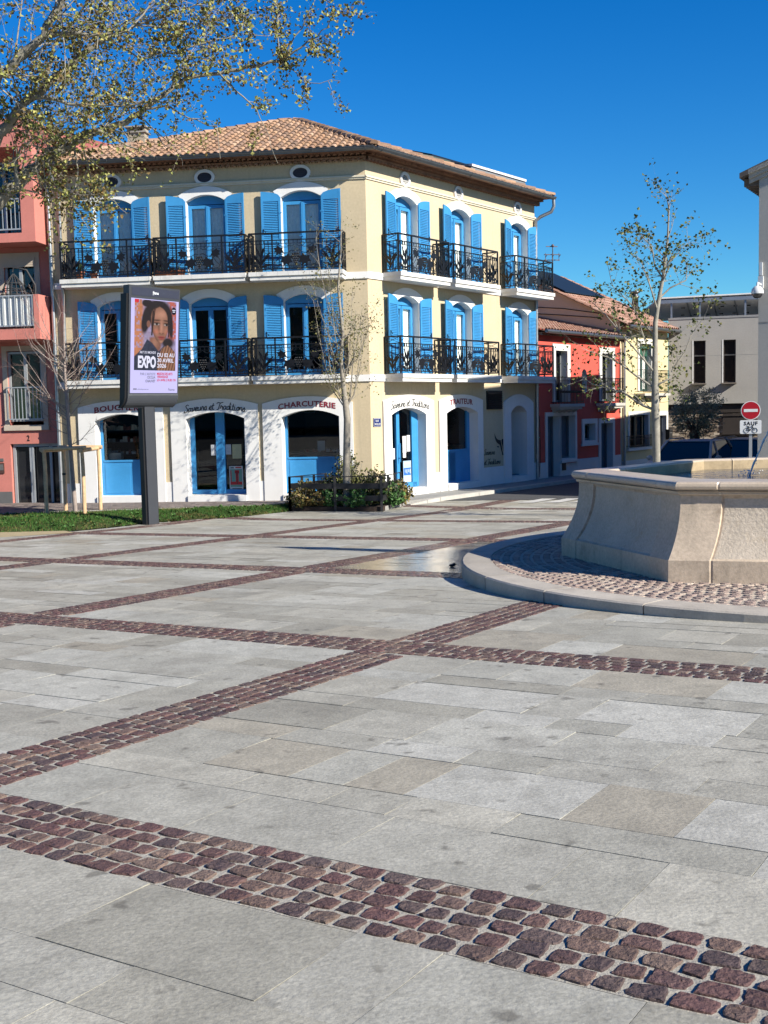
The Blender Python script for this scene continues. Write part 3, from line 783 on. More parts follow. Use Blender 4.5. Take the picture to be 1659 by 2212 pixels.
# ---- louvred shutters
def make_shutter(e, w):
    mb = MB(); H, t = 1.9, .036
    def top(x): return H + .15 * math.sqrt(max(0, 1 - (1 - x / w) ** 2))
    X = lambda x: e * x
    st = .055
    for a, b in ((0, st), (w - st, w)):
        mb.prism([(X(a), 0, .03), (X(b), 0, .03), (X(b), 0, top(b)), (X(a), 0, top(a))], (0, t, 0))
    for z0, z1 in ((.03, .12), (.78, .86)): mb.box(*sorted((X(st), X(w - st))), .002, t - .002, z0, z1)
    n = 8
    for k in range(n):
        a = st + (w - 2 * st) * k / n; b = st + (w - 2 * st) * (k + 1) / n
        mb.prism([(X(a), .002, 1.80), (X(b), .002, 1.80), (X(b), .002, top(b) - .002), (X(a), .002, top(a) - .002)], (0, t - .004, 0))
    for z0, z1 in ((.12, .78), (.86, 1.80)):
        m = int((z1 - z0) / .042)
        for k in range(m):
            z = z0 + (z1 - z0) * (k + .5) / m
            mb.add([(X(st), .031, z - .019), (X(w - st), .031, z - .019), (X(w - st), .006, z + .019), (X(st), .006, z + .019),
                    (X(st), .025, z - .023), (X(w - st), .025, z - .023), (X(w - st), .001, z + .015), (X(st), .001, z + .015)],
                   [(0, 1, 2, 3), (4, 7, 6, 5), (0, 4, 5, 1), (2, 6, 7, 3)])
    for z in (.3, 1.5): mb.box(*sorted((X(-.03), X(.05))), t, t + .008, z, z + .03)
    sh = mb.build('shutter', M_BLUE)
    mb = MB(); x = X(w - .05)
    mb.bar((x, t + .008, .98), (x, t + .008, 1.12), .016, .014); mb.bar((x, t + .014, 1.10), (X(w - .12), t + .03, 1.02), .014, .012)
    mb.build('latch', M_IRON, sh)
    return sh
for side in 'LR':
    w = .50 if side == 'L' else .53
    for e in (1, -1):
        proto = make_shutter(e, w); first = True
        for zf in FLOORZ:
            for i, c in enumerate(UP[side]):
                o = proto if first else copy_tree(proto, house); first = False
                u = c + SG[side] * e * (OW / 2 + .012)
                open_ = (5 if side == 'L' else (9 if e == 1 else 2)) + ((i * 7 + int(zf * 3)) % 5 - 2) * .8
                put(o, side, u, .045, zf, rz=e * rad(open_))
# ---- balconies
def leaf_shape(mb, cx, cz, r, y, rot=0.0, m=0):
    prof = [(0, 1.0), (22, .62), (40, .95), (62, .58), (82, .92), (112, .55), (140, .75), (168, .35), (180, .5)]
    pts = []
    for a, k in prof + [(360 - a, k) for a, k in prof[::-1][1:-1]]:
        t = rad(a - 90) + rot; pts.append((cx + r * k * math.cos(t), y, cz + r * k * math.sin(t)))
    n = len(pts); b = [(p[0], p[1] + .012, p[2]) for p in pts]
    mb.add(pts + b + [(cx, y, cz), (cx, y + .012, cz)], [(2 * n, (i + 1) % n, i) for i in range(n)] + [(2 * n + 1, n + i, n + (i + 1) % n) for i in range(n)] + [(i, (i + 1) % n, n + (i + 1) % n, n + i) for i in range(n)], m)
def blade(mb, x, z, L, ang, bend, y, w=.02, axis=0):
    P = []; n = 6
    for k in range(n + 1):
        t = k / n; a = ang + bend * t; P.append((t, w * math.sin(PI * min(t * 1.02, 1)) ** .8, a))
    px, pz = x, z; L_ = []; R_ = []
    for k in range(n + 1):
        t, ww, a = P[k]
        nx, nz = -math.sin(a), math.cos(a)
        L_.append((px + nx * ww, pz + nz * ww)); R_.append((px - nx * ww, pz - nz * ww))
        px += math.cos(a) * L / n; pz += math.sin(a) * L / n
    pts = L_ + R_[::-1]
    f = (lambda p: (p[0], y, p[1])) if axis == 0 else (lambda p: (y, p[0], p[1]))
    for a, b, c, d in zip(L_, L_[1:], R_[1:], R_):
        mb.prism([f(a), f(b), f(c), f(d)], (0, .006, 0) if axis == 0 else (.006, 0, 0))
BW = 2.36; BD = .52
def make_balcony():
    mb = MB(); h = BW / 2 + .02
    mb.box(-h, h, .03, .60, -.105, 0); mb.box(-h + .03, h - .03, .03, .565, -.20, -.106)
    for k in range(9): mb.box(-h + .02 + k * .27, -h + .03 + k * .27, .6005, .603, -.10, -.004)
    slab = mb.build('balcony', mat('white_slab', (.74, .73, .70), .8, .08, 3, .15, 50, stain=(.42, .40, .36), stain_amt=.5, stain_scale=2.5))
    mb = MB(); x0, x1 = -BW / 2, BW / 2; y = BD; T, T2, B = .95, .775, .07
    px = [x0, -.59, .59, x1]
    for x in px: mb.bar((x, y, 0), (x, y, T), .036, .036)
    for z, s in ((T, .040), (T2, .024), (B, .026)): mb.bar((x0, y, z), (x1, y, z), s, s)
    mb.bar((x0, y, T2 - .085), (x1, y, T2 - .085), .012, .012); mb.bar((x0, y, B + .075), (x1, y, B + .075), .012, .012)
    for k in range(22):
        x = x0 + BW * (k + .5) / 22
        mb.bar((x, y, T2 - .085), (x, y, T2), .013, .013); mb.bar((x, y, B), (x, y, B + .075), .013, .013)
    for a, b in ((x0, -.59), (.59, x1)):
        for k in range(1, 6): x = a + (b - a) * k / 6; mb.bar((x, y, B), (x, y, T2), .016, .016)
    for x in (x0, x1):                                       # sides back to the wall
        for z, s in ((T, .036), (T2, .022), (B, .024)): mb.bar((x, .02, z), (x, y, z), s, s)
        for k in range(5): yy = .03 + .11 * k; mb.bar((x, yy, B), (x, yy, T2), .015, .015)
        mb.bar((x, .03, T2), (x, y, T), .012, .012); mb.bar((x, .03, T), (x, y, T2), .012, .012)
        mb.bar((x, .02, 0), (x, .02, T), .022, .022)
    mb.build('railing', M_IRON, slab)
    mb = MB(); y = BD
    for mx in (-1, 1):
        leaf_shape(mb, mx * .42, .54, .155, y + .006, rot=mx * .4); leaf_shape(mb, mx * .235, .31, .20, y + .010, rot=-mx * .35)
        C = [(.02, .50), (.10, .52), (.22, .45), (.36, .47), (.50, .42), (.56, .30), (.50, .17), (.40, .15), (.37, .22)]
        mb.tube([(mx * a, y, b) for a, b in C], .009, 5)
        C = [(.56, .62), (.42, .66), (.30, .60), (.20, .60), (.13, .68), (.19, .73), (.24, .68), (.19, .63), (.10, .62), (.03, .66)]
        mb.tube([(mx * a, y, b) for a, b in C], .008, 5)
        C = [(.52, .10), (.55, .22), (.45, .30), (.36, .42), (.22, .46)]; mb.tube([(mx * a, y, b) for a, b in C], .008, 5)
        C = [(.3, .20), (.20, .12), (.12, .17), (.14, .24)]; mb.tube([(mx * a, y, b) for a, b in C], .008, 5)
    rnd = random.Random(2)
    for r_, (n_, zz) in enumerate(((4, .43), (5, .375), (4, .32), (3, .265), (2, .215), (1, .175))):
        for k in range(n_): mb.ball(((k - (n_ - 1) / 2) * .048, y + rnd.uniform(-.008, .014), zz), .027, 0, 7, 4)
    for mx in (-1, 1):
        for (xx, zz, L, a, bd) in ((.90, .10, .52, 95, 8), (.90, .14, .46, 118, 22), (.90, .14, .46, 66, -22), (.90, .22, .34, 135, 20), (.90, .22, .34, 48, -22), (.88, .10, .26, 150, 25), (.92, .10, .26, 32, -25), (.90, .36, .30, 112, 10), (.90, .36, .30, 70, -10)):
            blade(mb, mx * xx, zz, L, rad(a), rad(bd), y - .004, .034)
        for (yy, zz, L, a, bd) in ((.27, .10, .5, 92, 5), (.27, .14, .40, 120, 15), (.27, .14, .40, 62, -15), (.27, .28, .28, 128, 10), (.27, .28, .28, 52, -10)):
            blade(mb, yy, zz, L, rad(a), rad(bd), mx * BW / 2 - .003, .032, 1)
    mb.build('vine_ornament', M_IRON, slab)
    return slab
bal = make_balcony(); first = True
BC = {'L': [1.725, 4.20, 6.675], 'R': [1.82, 4.42, 7.79]}
for side in 'LR':
    for zf in FLOORZ:
        for c in BC[side]:
            b = bal if first else copy_tree(bal, house); first = False
            put(b, side, c, 0, zf - .005)
# ---- shop fronts
def boxes(mb, rnd, x0, x1, y, z, m_, k, h0=.06, h1=.16):
    x = x0
    while x < x1:
        w = rnd.uniform(.05, .1); mb.box(x, x + w * .8, y - .05, y + .05, z, z + rnd.uniform(h0, h1), m_[rnd.randrange(len(m_))]); x += w
def shop(side, k, kind):
    a, b, A, B = GA[side][k]; c = (a + b) / 2; w = (b - a) / 2; rnd = random.Random(k * 7 + (3 if side == 'R' else 0))
    dp = .38 if side == 'L' else .30
    zs = 1.36
    Ar = arc(-w, w, zs, 1.535, 12); D = MB()
    def plate(x0, x1, z0, y0, y1, m=0):
        """upright frame piece whose top follows the arch"""
        def zt(x): 
            for (p, e), (q, f) in zip(Ar, Ar[1:]):
                if p - 1e-6 <= x <= q + 1e-6: return e + (f - e) * (x - p) / (q - p + 1e-9)
            return zs
        D.prism([(x0, y0, z0), (x1, y0, z0), (x1, y0, zt(x1)), (x0, y0, zt(x0))], (0, y1 - y0, 0), m)
    # room behind
    def room(parent, back=2.2):
        mb = MB(); P = [(-w - .3, -.08, -.62), (w + .3, -.08, -.62), (w + .3, -.08, 1.7), (-w - .3, -.08, 1.7)]; Q = [(x * 1.15, -back, z) for x, _, z in P]
        mb.poly(Q)
        for i in range(4): mb.poly([P[i], P[(i + 1) % 4], Q[(i + 1) % 4], Q[i]])
        if kind == 'window_shelf':
            for z in (.45, .78, 1.1): mb.box(-w - .2, w + .2, -.9, -.6, z - .02, z, 1); boxes(mb, rnd, -w - .1, w + .1, -.72, z, (2, 3, 4, 2), 0)
            mb.box(-w, w, -.5, -.2, -.6, .33, 1); mb.box(w - .45, w - .1, -.4, -.2, .33, .5, 2)
        if kind == 'window':
            mb.box(-w - .2, w + .2, -1.0, -.35, -.6, .42, 5); boxes(mb, rnd, -w, w * .5, -.7, .42, (2, 3, 4), 0, .03, .09)
            for q in range(4): mb.ball((.15 + .17 * q, -1.6, .95), .07, 3, 7, 5)
            mb.box(-.2, 0, -.5, -.48, .46, .72, 2)
        if kind == 'door':
            mb.box(-w, -w + .5, -1.9, -1.0, -.6, .35, 5); mb.box(.2, .35, -1.2, -1.1, .3, 1.0, 5)
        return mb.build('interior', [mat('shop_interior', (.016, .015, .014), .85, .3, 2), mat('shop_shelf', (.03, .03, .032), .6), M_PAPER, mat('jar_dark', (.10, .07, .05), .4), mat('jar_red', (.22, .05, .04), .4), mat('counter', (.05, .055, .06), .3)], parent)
    g = MB()
    if kind.startswith('window'):
        plate(w - .07, w, -.62, 0, .06); plate(-w, -w + .07, -.62, 0, .06)
        D.box(-w + .07, w - .07, .0, .055, -.62, .31); D.box(-w + .07, w - .07, .0, .075, .27, .32)
        for x0, x1 in ((-w + .10, -.12 if side == 'L' else w - .1), (-.02, w - .10)):
            if x1 > x0: D.box(x0, x1, .0551, .066, -.56, .22)
        D.box(-w + .07, w - .07, 0, .065, -.62, -.57)
        if side == 'R': plate(-w + .07, -w + .16, .32, 0, .06)
        o = D.build('shop_window', M_BLUE)
        P = [(-w + .05, .02, .31), (w - .05, .02, .31)] + [(x, .02, z) for x, z in arc(w - .05, -w + .05, zs, 1.525, 10)]
        g.poly(P[::-1])
    else:
        plate(w - .12, w, -.60, 0, .07); plate(-w, -w + .10, -.60, 0, .07)
        if side == 'L':
            plate(-.15, .09, -.60, 0, .085)
            D.box(-w + .1, w - .12, 0, .07, -.62, -.50)
            D.bar((-.06, .085, .33), (-.06, .16, .33), .03, .03)
            D.box(-.09, -.04, .085, .095, .22, .40)
        else:
            plate(.10, .24, -.60, 0, .085); plate(-w + .10, -w + .30, -.60, 0, .07)
            D.box(-w + .1, w - .12, 0, .07, -.62, -.48)
            D.bar((.17, .085, .2), (.17, .16, .2), .03, .03); D.bar((.17, .15, .1), (.17, .15, .6), .02, .02)
        o = D.build('shop_door', M_BLUE)
        P = [(-w + .05, .03, -.55), (w - .05, .03, -.55)] + [(x, .03, z) for x, z in arc(w - .05, -w + .05, zs, 1.525, 10)]
        g.poly(P[::-1])
        # notices and posters behind the glass
        def note(x0, x1, z0, z1, m=None, draw=None):
            q = MB(); q.box(x0, x1, .045, .049, z0, z1, 0)
            if draw: draw(q)
            n = q.build('notice', m or [M_PAPER], o); return n
        lines = lambda x0, x1, z0, z1, nn, mi: (lambda q: [q.box(x0 + .015, x1 - rnd.uniform(.015, (x1 - x0) * .4), .0492, .0505, z1 - (z1 - z0) * (i + 1) / (nn + 1), z1 - (z1 - z0) * (i + 1) / (nn + 1) + .006, mi) for i in range(nn)])
        grey = mat('print_grey', (.25, .26, .28), .7)
        if side == 'L':
            note(.09, .24, .40, .68, [M_PAPER, grey], lines(.09, .24, .4, .68, 8, 1))
            note(-.30, -.155, .42, .68, [M_PAPER, grey], lines(-.30, -.155, .42, .68, 6, 1))
            note(-.58, -.335, .31, .68, [mat('yellow_paper', (.62, .60, .33), .7), grey], lines(-.58, -.335, .31, .68, 12, 1))
            pm = [mat('poster_white', (.62, .66, .66), .6), mat('poster_green', (.16, .36, .30), .6), mat('poster_red', (.55, .035, .04), .6), mat('poster_dark', (.03, .05, .05), .6)]
            def dr(q):
                q.box(-.575, -.255, .0492, .0500, -.44, .03, 1); q.box(-.575, -.255, .0501, .0508, -.38, -.30, 2)
                q.box(-.48, -.40, .0501, .0508, -.30, -.02, 2); q.box(-.50, -.38, .0501, .0508, -.08, .0, 2); q.box(-.45, -.43, .0510, .0516, -.36, -.05, 3)
                q.box(-.56, -.40, .0501, .0508, .055, .09, 2); q.box(-.36, -.27, .0501, .0508, .05, .08, 3); q.box(-.56, -.30, .0501, .0508, -.49, -.47, 3)
                q.box(-.29, -.265, .0501, .0508, -.30, .0, 2)
            note(-.60, -.235, -.52, .11, pm, dr)
        else:
            note(-.26, -.09, .33, .78, [M_PAPER, grey], lines(-.26, -.09, .33, .78, 9, 1)); note(-.44, -.29, .36, .80, [M_PAPER, grey], lines(-.44, -.29, .36, .80, 9, 1))
            note(.28, .43, .18, .47, [M_PAPER, grey], lines(.28, .43, .18, .47, 5, 1)); note(-.24, -.10, .20, .32, [M_PAPER, M_RED], lines(-.24, -.1, .2, .32, 2, 1))
            pm = [mat('poster_paleblue', (.40, .55, .74), .6), mat('poster_blue', (.03, .14, .52), .6), M_PAPER]
            def dr(q):
                q.box(-.455, -.115, .0492, .05, -.28, -.08, 1); q.box(-.42, -.15, .0492, .05, .03, .06, 2); q.box(-.44, -.13, .0492, .05, -.44, -.42, 2)
                for t in range(6): q.box(-.44 + .05 * t, -.42 + .05 * t, .0501, .0508, -.24 + .02 * (t % 3), -.12, 0 if t % 2 else 2)
                q.box(-.44, -.13, .0492, .05, -.40, -.31, 2)
            note(-.47, -.10, -.47, .11, pm, dr); note(.27, .52, -.5, -.3)
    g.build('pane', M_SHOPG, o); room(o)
    put(o, side, c, -dp, 0)
    return o
shop('L', 0, 'window'); shop('L', 1, 'door'); shop('L', 2, 'window_shelf'); shop('R', 0, 'door'); shop('R', 1, 'window')
# side door in the shade
mb = MB(); A = arc(-.49, .49, 1.33, 1.535, 10)
for (p, a), (q, b) in zip(A, A[1:]): mb.prism([(p, 0, a), (q, 0, b), (q, 0, -.60), (p, 0, -.60)], (0, .03, 0))
for e in (-1, 1):
    for z0, z1 in ((-.45, .15), (.25, 1.2)): mb.box(*sorted((e * .06, e * .42)), .0301, .045, z0, z1)
mb.box(-.02, .02, .0301, .06, -.6, 1.5); mb.box(-.49, .49, .03, .30, -.75, -.60)
o = mb.build('side_door', mat('grey_blue_door', (.12, .15, .19), .5, .08, 4)); put(o, 'R', 7.60, -.54, 0)
mb = MB(); mb.bar((.08, .06, .2), (.08, .12, .2), .03, .03); mb.build('handle', M_STEEL, o)
# ---- louvred vent on the shaded wall
mb = MB(); mb.box(-.43, .43, .002, .05, 1.44, 1.99)
for k in range(9):
    z = 1.49 + .055 * k; mb.add([(-.40, .05, z), (.40, .05, z), (.40, .085, z - .03), (-.40, .085, z - .03)], [(0, 1, 2, 3)]); mb.bar((-.40, .085, z - .03), (.40, .085, z - .03), .008, .008)
put(mb.build('vent', mat('dark_vent', (.015, .016, .018), .5)), 'R', 6.155, 0, 0)
# ---- lettering on the arches
SCR = {
 'S': ([[(.46, .84), (.30, 1.0), (.10, .84), (.24, .58), (.40, .32), (.26, .02), (.0, .06), (.04, .22)]], .46),
 'a': ([[(.36, .40), (.20, .50), (.04, .25), (.15, .0), (.32, .18), (.37, .48), (.34, .12), (.50, .06)]], .46),
 'v': ([[(-.02, .42), (.10, .44), (.14, .10), (.20, .0), (.34, .30), (.32, .50), (.48, .42)]], .44),
 'e': ([[(-.02, .10), (.22, .26), (.30, .42), (.18, .50), (.05, .24), (.16, .0), (.40, .10)]], .38),
 'u': ([[(.02, .50), (.02, .12), (.14, .0), (.30, .18), (.33, .50), (.32, .10), (.46, .05)]], .44),
 'r': ([[(-.02, .06), (.06, .40), (.12, .54), (.18, .42), (.28, .42), (.26, .10), (.38, .04)]], .36),
 's': ([[(-.04, .06), (.18, .52), (.28, .24), (.18, .0), (.02, .08)], [(.18, .0), (.36, .10)]], .34),
 't': ([[(.12, .86), (.07, .2), (.17, .0), (.32, .08)], [(-.04, .55), (.26, .56)]], .30),
 'T': ([[(-.02, .80), (.18, .96), (.46, .88), (.78, 1.0)], [(.44, .92), (.34, .45), (.26, .04), (.08, .0)]], .50),
 'd': ([[(.34, .40), (.18, .50), (.04, .25), (.14, .0), (.30, .18), (.40, 1.0), (.34, .12), (.48, .05)]], .44),
 'i': ([[(.02, .50), (.02, .10), (.12, .0), (.26, .06)], [(.03, .70), (.05, .74)]], .24),
 'o': ([[(.20, .50), (.04, .25), (.18, .0), (.34, .22), (.22, .50), (.42, .42)]], .40),
 'n': ([[(.0, .0), (.03, .48), (.04, .30), (.18, .50), (.28, .38), (.27, .10), (.42, .05)]], .40),
 ' ': ([], .26)}
def cat_rom(P, n=4):
    if len(P) < 3: return P
    Q = [P[0]] + P + [P[-1]]; out = []
    for i in range(1, len(Q) - 2):
        for k in range(n):
            t = k / n; p0, p1, p2, p3 = Q[i - 1], Q[i], Q[i + 1], Q[i + 2]
            out.append(tuple(.5 * (2 * b + (c - a) * t + (2 * a - 5 * b + 4 * c - d) * t * t + (3 * b - a - 3 * c + d) * t ** 3) for a, b, c, d in zip(p0, p1, p2, p3)))
    out.append(Q[-2]); return out
def script(text, width, h, bend, r):
    """hand-written line; returns a mesh in facade axes seen from outside (x runs to the viewer's left)"""
    W = sum(SCR[c][1] for c in text); k = width / W; mb = MB(); x = 0
    for c in text:
        for st in SCR[c][0]:
            P = []
            for a, b in cat_rom(st):
                X = (x + a + b * .16) * k - width / 2; Z = b * h
                P.append((-X, .004, Z - bend * X * X))
            mb.tube(P, r, 4)
        x += SCR[c][1]
    return mb
def block(text, width, h, bend, off=.004):
    vs, fs = text_mesh(text, 1.0, .004, off, 0, 1.06)
    x0 = min(v[0] for v in vs); x1 = max(v[0] for v in vs); z0 = min(v[1] for v in vs); z1 = max(v[1] for v in vs)
    mb = MB(); P = []
    for v in vs:
        X = ((v[0] - x0) / (x1 - x0) - .5) * width; Z = (v[1] - z0) / (z1 - z0) * h
        P.append((-X, .006 - v[2] * .6, Z - bend * X * X))
    mb.add(P, fs); return mb
def lettering(mb, m, side, u, z, o=.053, name='lettering'): return put(mb.build(name, m), side, u, o, z)
lettering(block('BOUCHERIE', 1.42, .15, .13, .024), M_RED, 'L', 6.60, 1.635)
lettering(block('CHARCUTERIE', 1.50, .145, .13, .024), M_RED, 'L', 1.64, 1.625)
lettering(block('TRAITEUR', 1.20, .155, .10, .02), M_RED, 'R', 4.27, 1.615)
lettering(script('Saveurs et Traditions', 1.62, .19, .11, .0100), M_INK, 'L', 4.07, 1.60)
lettering(script('Saveurs et Traditions', 1.78, .20, .11, .0105), M_INK, 'R', 1.70, 1.58)
lettering(script('Saveurs', .62, .17, 0, .007), M_INK, 'R', 5.86, .10, .006)
lettering(script('et Traditions', .95, .17, 0, .007), M_INK, 'R', 6.01, -.19, .006)
# bull's head painted beside the door
mb = MB()
def bl(x, y): return (-(6.19 + (x - 610) * .00454), .004, .735 - (y - 525) * .00241)
for poly in ([(610, 525), (613, 545), (618, 563), (628, 585), (642, 602), (660, 614), (688, 620), (690, 690), (668, 672), (640, 650), (622, 622), (610, 585), (606, 550)],
             [(634, 690), (650, 688), (664, 696), (660, 708), (645, 706)],
             [(668, 660), (690, 640), (700, 700), (708, 760), (716, 780), (722, 800), (716, 812), (704, 805), (700, 780), (690, 745), (680, 700)],
             [(696, 625), (702, 606), (726, 604), (726, 780), (718, 760), (708, 690), (698, 650)]):
    mb.poly([bl(*p) for p in poly])
put(mb.build('bull_emblem', M_INK), 'R', 0, 0, 0)
# ---- roof
EZ = 7.93; TAN = .399; APU = 2.64; APT = 4.95; OV = .5
TT = [(.37, .22, .135), (.43, .265, .165), (.31, .185, .12), (.47, .31, .21), (.39, .23, .135), (.26, .17, .12), (.44, .275, .165), (.34, .215, .15)]
def roof():
    rnd = random.Random(9); mb = MB()
    def slope(side, umax):
        f = fL if side == 'L' else fR
        def P(u, t, dz=0): x, y = f(u, OV - t); return Vector((x - C0.x, y - C0.y, EZ + TAN * t + dz - RZ))
        u0 = -.29
        mb.add([P(u0, 0, -.02), P(umax, 0, -.02), P(APU, APT, -.02)], [(0, 1, 2)], 0, (.12, .07, .05))
        def tmax(u): return APT * ((u - u0) / (APU - u0) if u < APU else (umax - u) / (umax - APU))
        n = int((umax - u0) / .185)
        for i in range(n):
            u = u0 + .185 * (i + .5); tm = tmax(u); t = -.05
            while t < tm - .05:
                L = min(.40, tm - t + .08); r0, r1 = .082, .066; K = 5; A = []; B = []
                tone = rnd.choice(TT); k = rnd.uniform(.85, 1.15); tone = tuple(c * k for c in tone); jj = rnd.uniform(-.006, .006)
                for q in range(K + 1):
                    a = PI * q / K
                    A.append(P(u + r0 * math.cos(a) + jj, t, .035 + r0 * .85 * math.sin(a))); B.append(P(u + r1 * math.cos(a) + jj, t + L, .012 + r1 * .85 * math.sin(a)))
                mb.add(A + B, [(q, q + 1, K + 2 + q, K + 1 + q) for q in range(K)], 0, tone, True)
                A2 = [P(u + (r0 - .014) * math.cos(PI * q / K) + jj, t + .002, .03 + (r0 - .014) * .85 * math.sin(PI * q / K)) for q in range(K + 1)]
                mb.add(A + A2, [(q, q + 1, K + 2 + q, K + 1 + q) for q in range(K)], 0, tuple(c * .9 for c in tone))
                t += .315
        return P
    PL = slope('L', 8.62); PR = slope('R', 9.05)
    # back faces close the roof
    a = PL(APU, APT, -.03); b = PL(8.62, 0, -.03); c = PR(9.05, 0, -.03); d = Vector((a.x + .4, a.y + 6.5, EZ - RZ))
    mb.add([a, b, d, c], [(0, 1, 2), (0, 2, 3)], 0, (.3, .18, .12))
    def ridge(p, q):
        d = (q - p); L = d.length; d /= L; n = int(L / .34); s = d.cross(Vector((0, 0, 1))).normalized(); up = s.cross(d)
        for i in range(n):
            tone = rnd.choice(TT); A = []; B = []; K = 6
            for k in range(K + 1):
                an = PI * k / K
                A.append(p + d * (i * .34 - .04) + s * .115 * math.cos(an) + up * (.05 + .10 * math.sin(an))); B.append(p + d * (i * .34 + .36) + s * .09 * math.cos(an) + up * (.03 + .085 * math.sin(an)))
            mb.add(A + B, [(k, k + 1, K + 2 + k, K + 1 + k) for k in range(K)], 0, tone, True)
            mb.add(A, [tuple(range(K + 1))], 0, tuple(c * .6 for c in tone))
    ridge(PL(-.29, 0, .03), a); ridge(PL(8.62, 0, .03), a); ridge(PR(9.05, 0, .03), a)
    o = mb.build('roof', M_TILE, house)
    # chimney stack on the left slope
    cb = MB(); cb.box(-.33, .33, -.22, .22, -.4, .34, 0); cb.box(-.40, .40, -.28, .28, .34, .39, 1)
    for x in (-.3, 0, .3): cb.box(x - .05, x + .05, -.2, .2, .39, .53, 0)
    cb.box(-.42, .42, -.30, .30, .53, .58, 1)
    ch = cb.build('chimney', [mat('chimney_render', (.42, .36, .27), .9, .1, 5), mat('chimney_cap', (.34, .32, .29), .85, .1)], o, PL(6.38, 2.05, .05)); ch.rotation_euler = (0, 0, ROT['L']); ch.scale = (.72, .72, .72)
    # solar panel and white roof light on the far slope, seen above the ridge
    def edge(t): return a.lerp(c, t)
    def at(t, dx, dz): return edge(t) + Vector((nR.x, nR.y, 0)) * dx + Vector((0, 0, dz))
    sp = MB(); sp.prism([at(.52, -.05, .22), at(.665, -.05, .24), at(.665, -1.0, .5), at(.52, -1.0, .5)], (0, 0, .05)); sp.build('solar_panel', mat('dark_solar', (.012, .016, .03), .2), o)
    sp = MB(); p0, p1, q0, q1 = at(.685, -.10, .30), at(.905, -.10, .32), at(.685, -.9, .40), at(.905, -.9, .44)
    sp.prism([p0, p1, q1, q0], (0, 0, .07), 0); sp.prism([p + Vector((nR.x, nR.y, 0)) * -.04 + Vector((0, 0, -.5)) for p in (p0, p1, q1, q0)], (0, 0, .499), 1)
    sp.build('roof_light', [mat('white_metal', (.75, .76, .77), .4), M_ZINC], o)
    # eaves of two rows of tile ends
    g = MB()
    for side, umax in (('L', 8.50), ('R', 8.92)):
        f = fL if side == 'L' else fR
        def Q(u, o, z): x, y = f(u, o); return Vector((x - C0.x, y - C0.y, z - RZ))
        for (o0, z, r) in ((.15, 7.705, .05), (.28, 7.815, .052)):
            n = int((umax + .1) / .145)
            for i in range(n):
                u = -.08 + .145 * (i + .5); A = []; B = []; K = 5
                for k in range(K + 1):
                    an = PI * k / K; A.append(Q(u + r * math.cos(an), o0, z + r * math.sin(an))); B.append(Q(u + r * math.cos(an), 0, z + r * math.sin(an)))
                g.add(A + B, [(k, k + 1, K + 2 + k, K + 1 + k) for k in range(K)]); g.add(A, [tuple(range(K + 1))])
            c_ = -.3 * o0
            g.prism([Q(c_, o0 - .015, z + r + .004), Q(umax, o0 - .015, z + r + .004), Q(umax, 0, z + r + .004), Q(0, 0, z + r + .004)], (0, 0, .05))
        g.prism([Q(-.25, .44, 7.905), Q(umax + .05, .44, 7.905), Q(umax + .05, 0, 7.905), Q(0, 0, 7.905)], (0, 0, .02))
    g.build('eaves', M_GENO, house)
    # gutters
    for side, ue in (('L', 8.55), ('R', 9.02)):
        f = fL if side == 'L' else fR; gt = MB(); K = 7; rows = []
        for u in (-.32, ue):
            row = []
            for k in range(K + 1):
                an = PI + PI * k / K; x, y = f(u if u > 0 else -.32, .585 + .075 * math.cos(an)); row.append((x - C0.x, y - C0.y, EZ - .0 + .085 * math.sin(an) - RZ))
            rows.append(row)
        gt.add(rows[0] + rows[1], [(k, k + 1, K + 2 + k, K + 1 + k) for k in range(K)]); 
        gt.add(rows[0], [tuple(range(K + 1))]); gt.add(rows[1], [tuple(range(K + 1))])
        for k in (0, K): gt.tube([rows[0][k], rows[1][k]], .012, 5)
        for i in range(7):
            u = -.1 + (ue) * i / 6.5; x, y = f(u, .585)
            gt.tube([(f(u, .585 + .08 * math.cos(PI + PI * k / 6))[0] - C0.x, f(u, .585 + .08 * math.cos(PI + PI * k / 6))[1] - C0.y, EZ + .09 * math.sin(PI + PI * k / 6) - RZ) for k in range(7)], .010, 4)
        gt.build('gutter', M_ZINC, house)
    dp = MB(); P = lambda side, u, o, z: fpos(side, u, o, z)
    dp.tube([P('R', 8.98, .58, 7.88), P('R', 8.99, .58, 7.66), P('R', 8.97, .50, 7.50), P('R', 8.80, .22, 7.36), P('R', 8.74, .08, 7.24), P('R', 8.74, .07, 6.9), P('R', 8.72, .07, -.8)], .052, 8)
    for z in (6.5, 4.4, 2.1, .5): dp.tube([P('R', 8.74, .07, z), P('R', 8.74, .07, z + .03)], .064, 8)
    dp.build('downpipe', M_STEEL, house)
    dp = MB(); dp.tube([P('L', 8.02, .56, 7.86), P('L', 8.02, .50, 7.65), P('L', 8.02, .12, 7.35), P('L', 8.02, .07, 7.2), P('L', 8.02, .07, -.8)], .045, 8)
    for z in (6.5, 4.4, 2.1, .5): dp.tube([P('L', 8.02, .07, z), P('L', 8.02, .07, z + .03)], .056, 8)
    dp.build('downpipe', M_STEEL, house)
roof()
# end walls and back so the house is a closed volume
mb = MB()
a = fpos('L', 8.36, 0); b = fpos('R', 8.80, 0); bk = Vector((C0.x * 0 + .2, 11.5, 0))
for p, q in ((a, a + Vector((-nL.x, -nL.y, 0)) * 5.5), (a + Vector((-nL.x, -nL.y, 0)) * 5.5, b + Vector((-nR.x, -nR.y, 0)) * 5.0), (b + Vector((-nR.x, -nR.y, 0)) * 5.0, b)):
    mb.poly([(p.x, p.y, -.3), (q.x, q.y, -.3), (q.x, q.y, 8.72), (p.x, p.y, 8.72)])
mb.build('rear_wall', M_CREAM, house)

